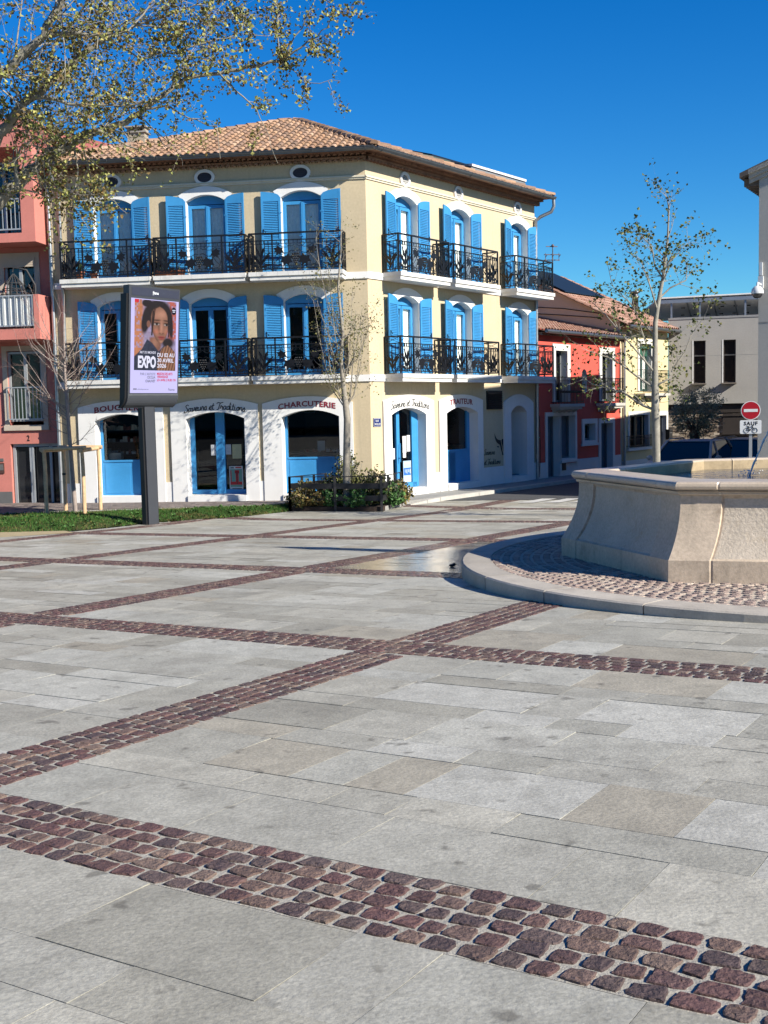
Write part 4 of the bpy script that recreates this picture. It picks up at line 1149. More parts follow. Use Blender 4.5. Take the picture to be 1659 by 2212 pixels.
# ---- street name plate
mb = MB(); mb.box(-.165, .165, .004, .02, -.11, .11, 0); mb.box(-.155, .155, .0201, .0215, -.10, .10, 1); mb.box(-.147, .147, .0216, .0225, -.092, .092, 0)
sg = empty('street_sign', fpos('R', .255, 0, 1.18) + Vector((C0.x, C0.y, RZ)), ROT['R'])
mb.build('plate', [mat('enamel_blue', (.012, .03, .16), .25, .03), mat('enamel_white', (.75, .76, .78), .3, .03)], sg)
t = block('RUE', .13, .05, 0, .01); t.add([], []); t.build('lettering', MATS['enamel_white'], sg, (.02, .022, .015))
t = block('MASSILLON', .25, .048, 0, .01); t.build('lettering', MATS['enamel_white'], sg, (0, .022, -.065))
tag(sg, 'small dark blue enamel street name plate on the cream wall beside the corner shop door', 'street sign')
# ---- plant pots on the upper balconies
M_TERRA = mat('terracotta', (.40, .15, .08), .8, .15, 8)
M_LEAFG = mat('pot_leaf', (.06, .11, .03), .6, .2, 12)
def plant_pot(side, u, o, z, r, h, label, trough=False, plant=0.25):
    p = fpos(side, u, o, z) + Vector((C0.x, C0.y, RZ)); root = empty('plant_pot', p, ROT[side]); rnd = random.Random(int(u * 100))
    mb = MB()
    if trough:
        mb.box(-.36, .36, -.09, .09, 0, .13); mb.box(-.38, .38, -.11, .11, .11, .145)
    else: mb.lathe([(r * .7, 0), (r * .95, h * .85), (r * 1.08, h * .86), (r * 1.08, h), (r * .9, h), (r * .85, h * .9), (.001, h * .9)], 14)
    mb.build('pot', M_TERRA, root)
    mb = MB()
    for k in range(22 if not trough else 40):
        an = rnd.uniform(0, 2 * PI); el = rnd.uniform(.4, 1.4); L = rnd.uniform(.5, 1) * plant; bx = rnd.uniform(-.3, .3) if trough else 0
        d = Vector((math.cos(an) * math.cos(el), math.sin(an) * math.cos(el), math.sin(el))); s = Vector((-math.sin(an), math.cos(an), 0)) * .016; b = Vector((bx, 0, (.13 if trough else h * .9)))
        mb.add([b - s * .4, b + d * L * .5 + s, b + d * L, b + d * L * .5 - s], [(0, 1, 2, 3)])
    mb.build('leaves', M_LEAFG, root)
    tag(root, label, 'plant pot')
plant_pot('L', 7.42, .33, 5.0, .12, .20, 'terracotta pot with a taller green plant on the top left balcony', plant=.42)
plant_pot('L', 7.05, .35, 5.0, .10, .15, 'small terracotta pot with low leaves on the top left balcony')
plant_pot('L', 5.02, .36, 5.0, .12, .13, 'long terracotta trough on the top middle balcony of the shop front', True, .12)
# ------------------------------------------------------------------ salmon apartment block on the left
M_PINK = mat('salmon_render', (.62, .22, .18), .9, .05, 1.5, .2, 90, stain=(.5, .15, .11), stain_amt=.35, stain_scale=.9, fine=.04, streak=.22)
M_PALE = mat('pale_surround', (.55, .47, .38), .85, .06, 3)
M_ALU = mat('grey_aluminium', (.42, .45, .48), .4, .06, 5, metal=.3)
M_SHEET = mat('white_corrugated', (.70, .72, .70), .6, .08, 5)
M_PLINTH = mat('grey_plinth', (.13, .13, .13), .85, .1, 4)
def apartment():
    root = tag(empty('apartment_block', (*fL(8.4, -.25), RZ)), 'salmon pink apartment block with projecting balconies beyond the plane tree', 'apartment block')
    rx, ry = fL(8.4, -.25)
    def pos(u, o, z=0): x, y = fL(u, o); return Vector((x - rx, y - ry, z - RZ))
    R = ROT['L']
    def fin(mb, name, mats, par=None, u=0, o=0, z=0):
        ob = mb.build(name, mats, par or root)
        if par is None: ob.location = pos(u, o, z); ob.rotation_euler = (0, 0, R)
        return ob
    # facade coordinates: x=u, y=o measured from the plane of the cream front
    mb = MB()
    holes = [(8.84, 9.80, 1.30, 3.27, 3.27, .22), ]
    def flat(x0, x1, z0, z1, hs): 
        xs = x0
        for (a, b, c, d) in hs:
            mb.box(xs, a, -.5, -.25, z0, z1); mb.box(a, b, -.5, -.25, z0, c); mb.box(a, b, -.5, -.25, d, z1); xs = b
        mb.box(xs, x1, -.5, -.25, z0, z1)
    flat(8.36, 16, -1.0, .999, [(8.44, 9.82, -1.0, .80)]); flat(8.36, 16, 1.0, 3.499, [(8.84, 9.80, 1.30, 3.27)])
    flat(8.36, 16, 3.5, 5.999, [(8.89, 9.75, 3.78, 5.65)]); flat(8.36, 16, 6.0, 9.0, [(9.1, 10.2, 6.2, 8.2)])
    mb.box(8.36, 16, -6, -5.8, -1, 9); mb.box(15.8, 16, -5.8, -.5, -1, 9); mb.box(8.36, 8.5, -5.8, -.5, -1, 8.4)
    mb.box(8.36, 16, -5.8, -.5, 8.9, 9.0)
    fin(mb, 'wall', M_PINK)
    mb = MB()
    x = 6.6; P = [(6.4, -3.0, 8.1), (15, -3.0, 8.1), (15, -3.0, 10.9), (12.5, -3.0, 10.35), (9.75, -3.0, 9.75), (7.65, -3.0, 9.15), (6.9, -3.0, 8.85), (6.4, -3.0, 8.55)]
    mb.prism(P, (0, -2.0, 0)); fin(mb, 'upper_storey', M_PINK)
    mb = MB(); mb.box(7.1, 8.9, -2.96, -2.6, 8.55, 8.72); fin(mb, 'parapet_cap', mat('cap_white', (.6, .58, .54), .8))
    # top balcony with side pier
    mb = MB(); mb.box(8.42, 15.5, -.249, .70, 5.97, 6.20, 0); mb.box(8.42, 8.78, -.249, .699, 6.201, 9.0, 0)
    mb.box(8.42, 15.5, -.249, .72, 8.35, 9.05)
    b = fin(mb, 'balcony', M_PINK)
    mb = MB()
    for z in (6.30, 7.06): mb.bar((8.79, .66, z), (15.4, .66, z), .035, .035)
    for k in range(58): mb.bar((8.84 + .113 * k, .66, 6.30), (8.84 + .113 * k, .66, 7.06), .018, .018)
    mb.build('railing', M_ALU, b)
    mb = MB(); mb.box(8.42, 15.5, -.249, .70, 3.51, 3.78); mb.box(8.42, 8.56, -.249, .699, 3.781, 4.64)
    b = fin(mb, 'balcony', M_PINK)
    mb = MB()
    for z in (3.86, 4.62): mb.bar((8.57, .66, z), (15.4, .66, z), .04, .04)
    for k in range(43): mb.bar((8.60 + .158 * k, .68, 3.84), (8.60 + .158 * k, .68, 4.62), .022, .022)
    mb.build('railing', M_ALU, b)
    mb = MB(); n = 160
    for k in range(n):
        xa, xb = 8.57 + 6.8 * k / n, 8.57 + 6.8 * (k + 1) / n; mb.add([(xa, .635 + .018 * (k % 2), 3.85), (xb, .635 + .018 * ((k + 1) % 2), 3.85), (xb, .635 + .018 * ((k + 1) % 2), 4.60), (xa, .635 + .018 * (k % 2), 4.60)], [(0, 1, 2, 3)], 0, None, True)
    mb.build('screen', M_SHEET, b)
    # windows
    def window(u0, u1, z0, z1, dark=True, box=True, name='window'):
        mb = MB(); f = .06; o = -.36
        mb.box(u0, u0 + f, o, o + .06, z0, z1); mb.box(u1 - f, u1, o, o + .06, z0, z1); mb.box(u0 + f, u1 - f, o, o + .06, z1 - f, z1); mb.box(u0 + f, u1 - f, o, o + .06, z0, z0 + f); c = (u0 + u1) / 2; mb.box(c - .04, c + .04, o, o + .065, z0 + f, z1 - f)
        w = fin(mb, name, M_ALU)
        mb = MB(); mb.box(u0 + .02, u1 - .02, o - .03, o - .02, z0, z1); mb.build('pane', mat('dark_pane', (.012, .013, .016), .06, spec=.8), w)
        return w
    def surround(u0, u1, z0, z1, t, zb):
        mb = MB(); mb.box(u0 - t, u0, -.249, -.22, zb, z1 + t); mb.box(u1, u1 + t, -.249, -.22, zb, z1 + t); mb.box(u0, u1, -.249, -.22, z1, z1 + t); mb.box(u0 - t - .02, u1 + t + .02, -.249, -.19, zb - .14, zb); fin(mb, 'surround', M_PALE)
    w = window(8.89, 9.75, 3.78, 5.65); mb = MB(); mb.box(8.87, 9.77, -.249, -.20, 5.46, 5.70)
    for k in range(5): mb.box(8.87, 9.77, -.2, -.195, 5.47 + .046 * k, 5.50 + .046 * k)
    mb.build('shutter_box', M_PALE, w); surround(8.89, 9.75, 3.78, 5.70, .13, 3.95)
    window(9.1, 10.2, 6.2, 8.2)
    w = window(8.84, 9.80, 1.40, 3.25); surround(8.84, 9.80, 1.30, 3.27, .13, 1.30)
    mb = MB()
    for z in (1.46, 2.30): mb.bar((8.82, -.14, z), (9.82, -.14, z), .04, .03)
    for k in range(10): mb.bar((8.86 + .104 * k, -.14, 1.46), (8.86 + .104 * k, -.14, 2.30), .02, .02)
    for u in (8.83, 9.81): mb.bar((u, -.26, 2.3), (u, -.14, 2.3), .03, .03); mb.bar((u, -.26, 1.46), (u, -.14, 1.46), .03, .03)
    mb.build('railing', M_ALU, w)
    mb = MB()
    for k in range(26): mb.box(8.93, 9.72, -.372, -.362, 2.35 + .033 * k, 2.37 + .033 * k)
    mb.build('blind', mat('brown_blind', (.05, .045, .04), .7), w)
    # street door
    mb = MB(); o = -.40
    for u in (8.46, 8.74, 9.30, 9.76): mb.box(u - .035, u + .035, o, o + .06, -.93, .78)
    mb.box(8.425, 9.795, o, o + .06, .72, .80); mb.box(8.425, 9.795, o, o + .06, -.95, -.86)
    mb.box(9.21, 9.26, o, o + .07, -.86, .72)
    d = fin(mb, 'door', M_ALU); mb = MB(); mb.box(8.43, 9.79, o - .03, o - .02, -.93, .78); mb.build('pane', mat('door_pane', (.02, .021, .024), .08, spec=.8), d)
    mb = MB(); mb.bar((9.24, o + .07, -.25), (9.24, o + .12, -.25), .03, .03); mb.bar((9.24, o + .12, -.45), (9.24, o + .12, .1), .03, .03); mb.build('handle', M_STEEL, d)
    t = block('2', .075, .15, 0, .01); n = t.build('house_number', M_INK, root, pos(9.30, -.245, .88)); n.rotation_euler = (0, 0, R)
    mb = MB(); mb.box(9.83, 15.9, -.249, -.235, -1.0, -.48); fin(mb, 'plinth', M_PLINTH)
    mb = MB(); mb.box(10.02, 10.20, -.249, -.22, .02, .30, 0); mb.box(10.04, 10.18, -.22, -.215, .10, .26, 1); mb.box(10.03, 10.16, -.249, -.23, .34, .42, 1); fin(mb, 'intercom', [mat('brown_plate', (.10, .05, .04), .5), M_PLINTH])
    mb = MB(); mb.tube([pos(8.30, .10, 7.7), pos(8.30, .08, 5.0), pos(8.30, .08, -.85)], .05, 8)
    for z in (6.8, 5, 3.2, 1.4, -.2): mb.tube([pos(8.30, .08, z), pos(8.30, .08, z + .03)], .062, 8)
    mb.build('downpipe', M_STEEL, root)
    # hanging basket chair on the middle balcony
    ch = empty('hanging_chair', fpos('L', 9.15, .25, 3.78) + Vector((C0.x, C0.y, RZ)), R); M_W = mat('dark_wicker', (.035, .037, .042), .6)
    mb = MB(); mb.tube([(.0, -.25, .0), (-.36, -.2, .6), (-.40, -.15, 1.15), (-.2, -.1, 1.55), (.1, 0, 1.62), (.14, 0, 1.50)], .028, 6)
    for k in range(2): mb.bar((-.45, -.3 + .5 * k, .02), (.45, -.3 + .5 * k, .02), .04, .04)
    mb.build('stand', M_W, ch)
    mb = MB()
    for k in range(14):
        a = 2 * PI * k / 14; mb.tube([(.12 + .02 * math.cos(a), .02 * math.sin(a), 1.45), (.12 + .22 * math.cos(a), .22 * math.sin(a), 1.2), (.12 + .34 * math.cos(a), .34 * math.sin(a), .85), (.12 + .30 * math.cos(a), .30 * math.sin(a), .5), (.12, 0, .36)], .012, 4)
    for z, r in ((1.2, .22), (1.05, .29), (.9, .335), (.75, .345), (.6, .325), (.48, .28)): mb.tube([(.12 + r * math.cos(2 * PI * k / 16), r * math.sin(2 * PI * k / 16), z) for k in range(17)], .012, 4)
    mb.build('basket', M_W, ch)
    mb = MB(); mb.ball((.12, 0, .55), .26, 0, 10, 6, (1, 1, .5)); mb.build('cushion', mat('pale_cushion', (.45, .45, .43), .9), ch)
    tag(ch, 'dark wicker hanging chair on its stand behind the white balcony screen', 'hanging chair')
apartment()

# ------------------------------------------------------------------ red house and yellow house along the street
M_REDW = mat('red_render', (.68, .105, .075), .9, .06, 1.6, .2, 90, stain=(.45, .05, .04), stain_amt=.4, stain_scale=1, fine=.04)
M_YEL = mat('yellow_render', (.72, .60, .34), .9, .06, 1.6, .2, 90, fine=.04)
M_BEIGE = mat('beige_render', (.74, .60, .40), .9, .06, 1.2, .2, 90)
M_TRIM = mat('street_trim', (.76, .75, .71), .85, .05, 2, .1, 80)
def street_tiles(mb, f, u0, u1, t1, ez, tan, ov, rnd, P):
    n = int((u1 - u0) / .20)
    for i in range(n):
        u = u0 + .20 * (i + .5); t = -.03
        while t < t1:
            L = min(.42, t1 - t + .05); K = 4; tone = rnd.choice([(.48, .27, .19), (.42, .24, .17), (.52, .33, .25), (.38, .20, .14)]); A = []; B = []
            for q in range(K + 1):
                a = PI * q / K; A.append(P(u + .085 * math.cos(a), t, .03 + .07 * math.sin(a))); B.append(P(u + .07 * math.cos(a), t + L, .01 + .06 * math.sin(a)))
            mb.add(A + B, [(q, q + 1, K + 2 + q, K + 1 + q) for q in range(K)], 0, tone, True); t += .34
def red_house():
    root = tag(empty('red_house', (*fR(8.9, 0), RZ)), 'red two storey house with white door and window surrounds beside the cream house', 'house')
    bx, by = fR(8.9, 0)
    def fin(mb, name, mats, par=None):
        ob = mb.build(name, mats, par or root)
        if par is None: x, y = fR(0, 0); ob.location = (x - bx, y - by, -RZ); ob.rotation_euler = (0, 0, ROT['R'])
        return ob
    def H(a, b): return tuple(sorted((-a, -b)))
    # openings: (u0,u1,z0,z1)
    lower = [(9.48, 10.30, -.90, 1.17), (10.43, 11.43, -.24, 1.17), (12.14, 12.97, .30, .87), (13.43, 14.38, -.95, .86)]
    upper = [(10.08, 10.90, 1.62, 3.29), (12.02, 12.40, 1.95, 2.72), (13.53, 14.38, 1.62, 3.29)]
    mb = MB()
    def wl(z0, z1, hs):
        xs = -15.12
        for (a, b, c, d) in sorted((*H(a, b), c, d) for a, b, c, d in hs):
            arch = (a == -12.40); zs = d - .18 if arch else d
            A = arc(a, b, zs, d, 8) if arch else [(a, d), (b, d)]
            mb.poly([(xs, 0, z0), (a, 0, z0), (a, 0, z1), (xs, 0, z1)]); 
            if c > z0: mb.poly([(a, 0, z0), (b, 0, z0), (b, 0, c), (a, 0, c)])
            for (p, e), (q, f) in zip(A, A[1:]): mb.poly([(p, 0, e), (q, 0, f), (q, 0, z1), (p, 0, z1)])
            out = [(a, c)] + A + [(b, c), (a, c)]
            for (p, e), (q, f) in zip(out, out[1:]): mb.poly([(p, 0, e), (q, 0, f), (q, -.26, f), (p, -.26, e)], 1)
            xs = b
        mb.poly([(xs, 0, z0), (-8.8, 0, z0), (-8.8, 0, z1), (xs, 0, z1)])
    wl(-1.3, 1.4, lower); wl(1.4, 3.95, upper)
    mb.box(-15.12, -8.8, -6.2, -6.0, -1.3, 5.5)
    fin(mb, 'wall', [M_REDW, M_TRIM])
    # pale base and surrounds
    mb = MB(); y0, y1 = .002, .04
    def fr(a, b, c, d, t, bot=True, tb=None):
        x0, x1 = H(a, b); tb = t if tb is None else tb
        mb.box(x0 - t, x0 - .001, y0, y1, c - (tb if bot else 0), d + t); mb.box(x1 + .001, x1 + t, y0, y1, c - (tb if bot else 0), d + t); mb.box(x0 - .001, x1 + .001, y0, y1, d + .001, d + t)
        if bot: mb.box(x0 - .001, x1 + .001, y0, y1, c - tb, c - .001)
    for a, b, c, d in lower: fr(a, b, max(c, -1.2), d, .13 if d > 1 else .17, c > -.5)
    for a, b, c, d in (upper[0], upper[2]): fr(a, b, c, d, .21, False)
    for a, b in ((8.82, 9.35), (10.431, 11.55), (11.56, 13.26), (14.55, 15.1)): mb.box(*H(a, b), .002, .03, -1.3, -.30 if a != 10.431 else -.40)
    mb.box(*H(10.30, 11.62), .041, .12, -.37, -.29); mb.box(*H(11.84, 13.18), .041, .09, .12, .20)
    fin(mb, 'stone_surround', M_TRIM)
    for i, (a, b, c, d) in enumerate(lower + upper):
        x0, x1 = H(a, b); mb = MB(); y = -.25
        isdoor = c < -.5
        mb.box(x0, x0 + .07, y, y + .05, c, d); mb.box(x1 - .07, x1, y, y + .05, c, d); mb.box(x0 + .07, x1 - .07, y, y + .05, d - .07, d); mb.box(x0 + .07, x1 - .07, y, y + .05, c, c + .07)
        w = fin(mb, 'door' if isdoor else 'window', mat('grey_joinery', (.16, .175, .19), .5, .06))
        mb = MB(); mb.box(x0 + .03, x1 - .03, y - .02, y - .01, c, d)
        mb.build('panel' if isdoor else 'pane', mat('grey_blue_door', (.12, .15, .19), .5) if isdoor or i == 1 else mat('dark_pane', (.012, .013, .016), .06), w)
    for a, b in ((9.72, 11.5), (13.12, 14.75)):
        x0, x1 = H(a, b); mb = MB(); mb.box(x0, x1, .0, .36, 1.46, 1.56); mb.box(x0 + .08, x1 - .08, .0, .30, 1.38, 1.459)
        for k in range(5): x = x0 + .2 + (x1 - x0 - .4) * k / 4; mb.prism([(x - .05, 0, 1.379), (x - .05, .22, 1.379), (x - .05, .05, 1.27), (x - .05, 0, 1.27)], (.1, 0, 0))
        b = fin(mb, 'balcony', mat('stone_balcony', (.52, .50, .46), .85, .1, 4))
        mb = MB(); y = .33; x0 += .06; x1 -= .06
        for z in (1.62, 2.30, 2.42): mb.bar((x0, y, z), (x1, y, z), .025, .02)
        n = 16
        for k in range(n + 1):
            x = x0 + (x1 - x0) * k / n; mb.bar((x, y, 1.56), (x, y, 2.42), .014, .014)
            if k < n: mb.ball((x + (x1 - x0) / n / 2, y, 1.95), .03, 0, 5, 4, (1, .5, 1.6))
        for x in (x0, x1):
            for z in (1.62, 2.42): mb.bar((x, 0, z), (x, y, z), .02, .02)
            for k in range(3): mb.bar((x, .08 + .1 * k, 1.56), (x, .08 + .1 * k, 2.42), .014, .014)
        mb.build('railing', M_IRON, b)
    mb = MB(); mb.box(*H(10.44, 10.72), .041, .05, -.62, -.36)
    for k in range(4): mb.box(*H(10.46, 10.70), .05, .058, -.59 + .055 * k, -.565 + .055 * k)
    fin(mb, 'vent', mat('dark_vent', (.015, .016, .018), .5))
    mb = MB(); mb.box(*H(13.86, 14.03), .041, .052, .93, 1.04); fin(mb, 'number_plate', mat('enamel_blue', (.012, .03, .16), .25))
    rnd = random.Random(6); mb = MB()
    def P(u, t, dz=0): x, y = fR(u, .32 - t); return Vector((x - bx, y - by, 3.87 + .23 * t + dz - RZ))
    mb.add([P(8.75, 0, -.02), P(15.1, 0, -.02), P(15.1, 6, -.02), P(8.75, 6, -.02)], [(0, 1, 2, 3)], 0, (.2, .11, .08))
    street_tiles(mb, fR, 8.75, 15.1, 3.6, 3.87, .23, .32, rnd, P)
    r = mb.build('roof', M_TILE, root)
    mb = MB(); mb.tube([P(8.8, -.06, -.01), P(15.0, -.06, -.01)], .06, 8); mb.build('gutter', M_ZINC, root)
    g = MB()
    for i in range(42):
        u = 8.86 + .15 * i; A = [P(u + .055 * math.cos(PI * k / 5), .10, -.17 + .055 * math.sin(PI * k / 5)) for k in range(6)]; B = [P(u + .055 * math.cos(PI * k / 5), .33, -.17 + .055 * math.sin(PI * k / 5)) for k in range(6)]
        g.add(A + B, [(k, k + 1, 7 + k, 6 + k) for k in range(5)]); g.add(A, [tuple(range(6))])
    g.prism([P(8.82, .08, -.10), P(15.05, .08, -.10), P(15.05, .34, -.16), P(8.82, .34, -.16)], (0, 0, .03)); g.build('eaves', M_GENO, root)
    mb = MB(); q = lambda u, o, z: Vector((fR(u, o)[0] - bx, fR(u, o)[1] - by, z - RZ))
    mb.tube([q(15.28, .1, 3.8), q(15.28, .08, 3.4), q(15.28, .08, -1.0)], .05, 8); mb.tube([q(15.0, .05, 3.5), q(15.0, .04, 1.2)], .025, 6); mb.build('downpipe', M_STEEL, root)
    mb = MB(); mb.tube([q(8.95, .03, 1.2), q(8.97, .03, .2), q(8.9, .05, -.4), q(8.86, .05, -.75)], .014, 5); mb.build('cable', M_IRON, root)
red_house()
def yellow_house():
    root = tag(empty('yellow_house', (*fR(15.4, 0), RZ)), 'pale yellow house with a beige gable and tiled roof beyond the red house', 'house')
    bx, by = fR(15.4, 0)
    def q(u, o, z): x, y = fR(u, o); return Vector((x - bx, y - by, z - RZ))
    def fin(mb, name, mats, par=None):
        ob = mb.build(name, mats, par or root)
        if par is None: x, y = fR(0, 0); ob.location = (x - bx, y - by, -RZ); ob.rotation_euler = (0, 0, ROT['R'])
        return ob
    def H(a, b): return tuple(sorted((-a, -b)))
    mb = MB(); holes = {1: [(15.86, 17.55, -.10, 1.10), (18.6, 19.3, -1.3, 1.05)], 2: [(16.76, 17.84, 1.98, 3.74)]}
    for z0, z1, hs in ((-1.3, 1.5, holes[1]), (1.5, 4.45, holes[2])):
        xs = -19.5
        for (a, b, c, d) in sorted((*H(a, b), c, d) for a, b, c, d in hs):
            mb.poly([(xs, 0, z0), (a, 0, z0), (a, 0, z1), (xs, 0, z1)]); mb.poly([(a, 0, d), (b, 0, d), (b, 0, z1), (a, 0, z1)])
            if c > z0: mb.poly([(a, 0, z0), (b, 0, z0), (b, 0, c), (a, 0, c)])
            for (p, e), (r, f) in zip([(a, c), (a, d), (b, d), (b, c)], [(a, d), (b, d), (b, c), (a, c)]): mb.poly([(p, 0, e), (r, 0, f), (r, -.2, f), (p, -.2, e)], 1)
            xs = b
        mb.poly([(xs, 0, z0), (-15.12, 0, z0), (-15.12, 0, z1), (xs, 0, z1)])
    fin(mb, 'wall', [M_YEL, M_TRIM])
    mb = MB()
    for (a, b, c, d), t, zb in ((holes[2][0], .17, 1.98), (holes[1][0], .13, -.10), (holes[1][1], .16, -1.3)):
        x0, x1 = H(a, b); mb.box(x0 - t, x0, .002, .03, zb, d + t); mb.box(x1, x1 + t, .002, .03, zb, d + t); mb.box(x0, x1, .002, .03, d, d + t)
    mb.box(*H(15.6, 17.8), .002, .10, -.20, -.10); mb.box(*H(15.2, 19.5), .002, .02, -1.3, -.55)
    fin(mb, 'stone_surround', M_TRIM)
    for i, (a, b, c, d) in enumerate(holes[1] + holes[2]):
        x0, x1 = H(a, b); y = -.19; mb = MB(); dr = c < -1
        n = 2 if not dr else 1
        for k in range(n):
            xa, xb = x0 + (x1 - x0) * k / n, x0 + (x1 - x0) * (k + 1) / n
            mb.box(xa, xa + .07, y, y + .05, c, d); mb.box(xb - .07, xb, y, y + .05, c, d); mb.box(xa + .07, xb - .07, y, y + .05, d - .07, d); mb.box(xa + .07, xb - .07, y, y + .05, c, c + .08)
        w = fin(mb, 'door' if dr else 'window', mat('dark_green_joinery', (.03, .07, .06), .5) if not dr else mat('dark_door', (.03, .04, .06), .5))
        mb = MB(); mb.box(x0 + .03, x1 - .03, y - .03, y - .02, c, d); mb.build('pane', mat('dark_pane', (.012, .013, .016), .06), w)
        if i == 2:
            mb = MB()
            for e in (0, 1):
                for k in range(24): x = x0 + .08 + (x1 - x0 - .16) * k / 24; mb.poly([(x, y - .012 - .008 * (k % 2), c), (x + .042, y - .012 - .008 * ((k + 1) % 2), c), (x + .042, y - .012 - .008 * ((k + 1) % 2), d - .5), (x, y - .012 - .008 * (k % 2), d - .5)])
            mb.build('curtain', M_CURT, w); mb = MB(); mb.box(x0 + .05, x1 - .05, y + .05, y + .07, d - .45, d - .02); mb.build('blind', mat('green_blind', (.02, .10, .06), .6), w)
    for a, b, z, hgt in ((16.38, 18.75, 1.90, .85), (15.62, 17.75, -.08, .42)):
        x0, x1 = H(a, b); mb = MB(); 
        dep = .34 if hgt > .5 else .12
        if hgt > .5: mb.box(x0 - .03, x1 + .03, 0, .40, z - .10, z - .01); mb.box(x0 + .1, x1 - .1, 0, .28, z - .17, z - .101)
        else: mb.box(x0, x1, .031, .10, z - .03, z)
        bb = fin(mb, 'balcony', MATS['stone_balcony']); mb = MB()
        for zz in (z + .06, z + hgt - .12, z + hgt): mb.bar((x0, dep, zz), (x1, dep, zz), .022, .018)
        for k in range(23): x = x0 + (x1 - x0) * k / 22; mb.bar((x, dep, z), (x, dep, z + hgt), .013, .013)
        for x in (x0, x1):
            for zz in (z + .06, z + hgt): mb.bar((x, 0, zz), (x, dep, zz), .018, .018)
        mb.build('railing', M_IRON, bb)
    # gable wall towards the viewer, above the red roof
    def G(t, z, d=0): x, y = fR(15.1 - d, -t); return Vector((x - bx, y - by, z - RZ))
    mb = MB(); mb.prism([G(0, -1), G(0, 4.485), G(4.6, 6.71), G(9.2, 4.4), G(9.2, -1)], (dR.x * .2, dR.y * .2, 0)); mb.build('gable', M_BEIGE, root)
    rnd = random.Random(16); mb = MB()
    def P(u, t, dz=0): x, y = fR(u, .38 - t); return Vector((x - bx, y - by, 4.32 + .483 * t + dz - RZ))
    mb.add([P(14.9, 0, -.01), P(19.8, 0, -.01), P(19.8, 5.0, -.01), P(14.9, 5.0, -.01)], [(0, 1, 2, 3)], 0, (.22, .12, .09))
    mb.add([P(14.9, 5.0, -.01), P(19.8, 5.0, -.01), P(19.8, 10, -2.4), P(14.9, 10, -2.4)], [(0, 1, 2, 3)], 0, (.22, .12, .09))
    street_tiles(mb, fR, 14.85, 19.8, 4.95, 0, 0, 0, rnd, P)
    o = mb.build('roof', M_TILE, root)
    sp = MB(); sp.prism([P(15.0, 2.5, .13), P(18.4, 2.5, .13), P(18.4, 4.7, .16), P(15.0, 4.7, .16)], (0, 0, .04)); sp.build('solar_panel', mat('blue_solar', (.012, .025, .05), .6, spec=.1), o)
    mb = MB(); c = P(19.2, 1.6, 0); mb.lathe([(.13, -.2), (.13, .55), (.17, .56), (.17, .62), (.12, .64), (.12, .72), (.19, .74), (.19, .80), (.001, .82)], 14, 0, c); mb.build('flue', M_ZINC, o)
    mb = MB(); mb.tube([P(14.95, -.06, -.02), P(19.7, -.06, -.02)], .06, 8); mb.tube([P(15.2, -.06, -.05), P(15.2, .1, -.4), P(15.25, .33, -.75)], .05, 7); mb.build('gutter', M_ZINC, root)
    mb = MB(); mb.prism([P(15.1, .06, -.10), P(19.6, .06, -.10), P(19.6, .40, -.30), P(15.1, .40, -.30)], (0, 0, .06)); mb.build('eaves', M_GENO, root)
    mb = MB()
    for k, (z0, z1) in enumerate(((5.22, 4.78), (4.98, 4.62))):
        mb.tube([G(3.6, z0, .02), G(2.2, z0 - .16, .02), G(.8, z1 + .02, .02)], .014, 4)
    mb.build('cable', M_IRON, root)
    # grey flashing where the red roof meets the gable
    mb = MB(); mb.prism([G(-.05, 4.09, .03), G(3.6, 4.92, .03), G(3.6, 4.70, .03), G(-.05, 3.93, .03)], (-dR.x * .03, -dR.y * .03, 0)); mb.build('flashing', M_ZINC, root)
    # black letter box on the wall end
    bx2 = empty('letter_box', (*fR(19.42, .0), .1), ROT['R']); m2 = MB(); m2.box(-.16, .16, .001, .16, 0, .34); m2.prism([(-.18, 0.001, .341), (-.18, .19, .341), (-.18, .15, .39), (-.18, .001, .40)], (.36, 0, 0)); m2.build('body', mat('letter_box_black', (.015, .016, .018), .45), bx2)
    m2 = MB(); m2.box(-.11, .11, .161, .166, .25, .27); m2.build('slot', M_STEEL, bx2); tag(bx2, 'black letter box at the far end of the pale yellow house', 'letter box')
yellow_house()
# aerial behind the corner house
ae = empty('aerial', (6.50, 44.0, 4.05)); mb = MB(); mb.tube([(0, 0, 0), (.03, 0, 3.45)], [.03, .022], 6); mb.build('mast', M_ZINC, ae)
mb = MB()
for z, w in ((3.4, .22), (3.1, .3), (2.9, .3)): mb.bar((-w, 0, z), (w, .1, z), .03, .03)
for x in (-.25, 0, .25): mb.bar((x, -.05, 2.85), (x, -.05, 3.15), .02, .02); mb.bar((x, 0, 3.0), (x + .02, -.3, 3.05), .02, .02)
mb.ball((.03, 0, 3.42), .06, 0, 7, 5); mb.build('antenna', mat('aerial_metal', (.12, .09, .10), .5), ae)
tag(ae, 'television aerial on a thin mast rising behind the corner house', 'aerial')
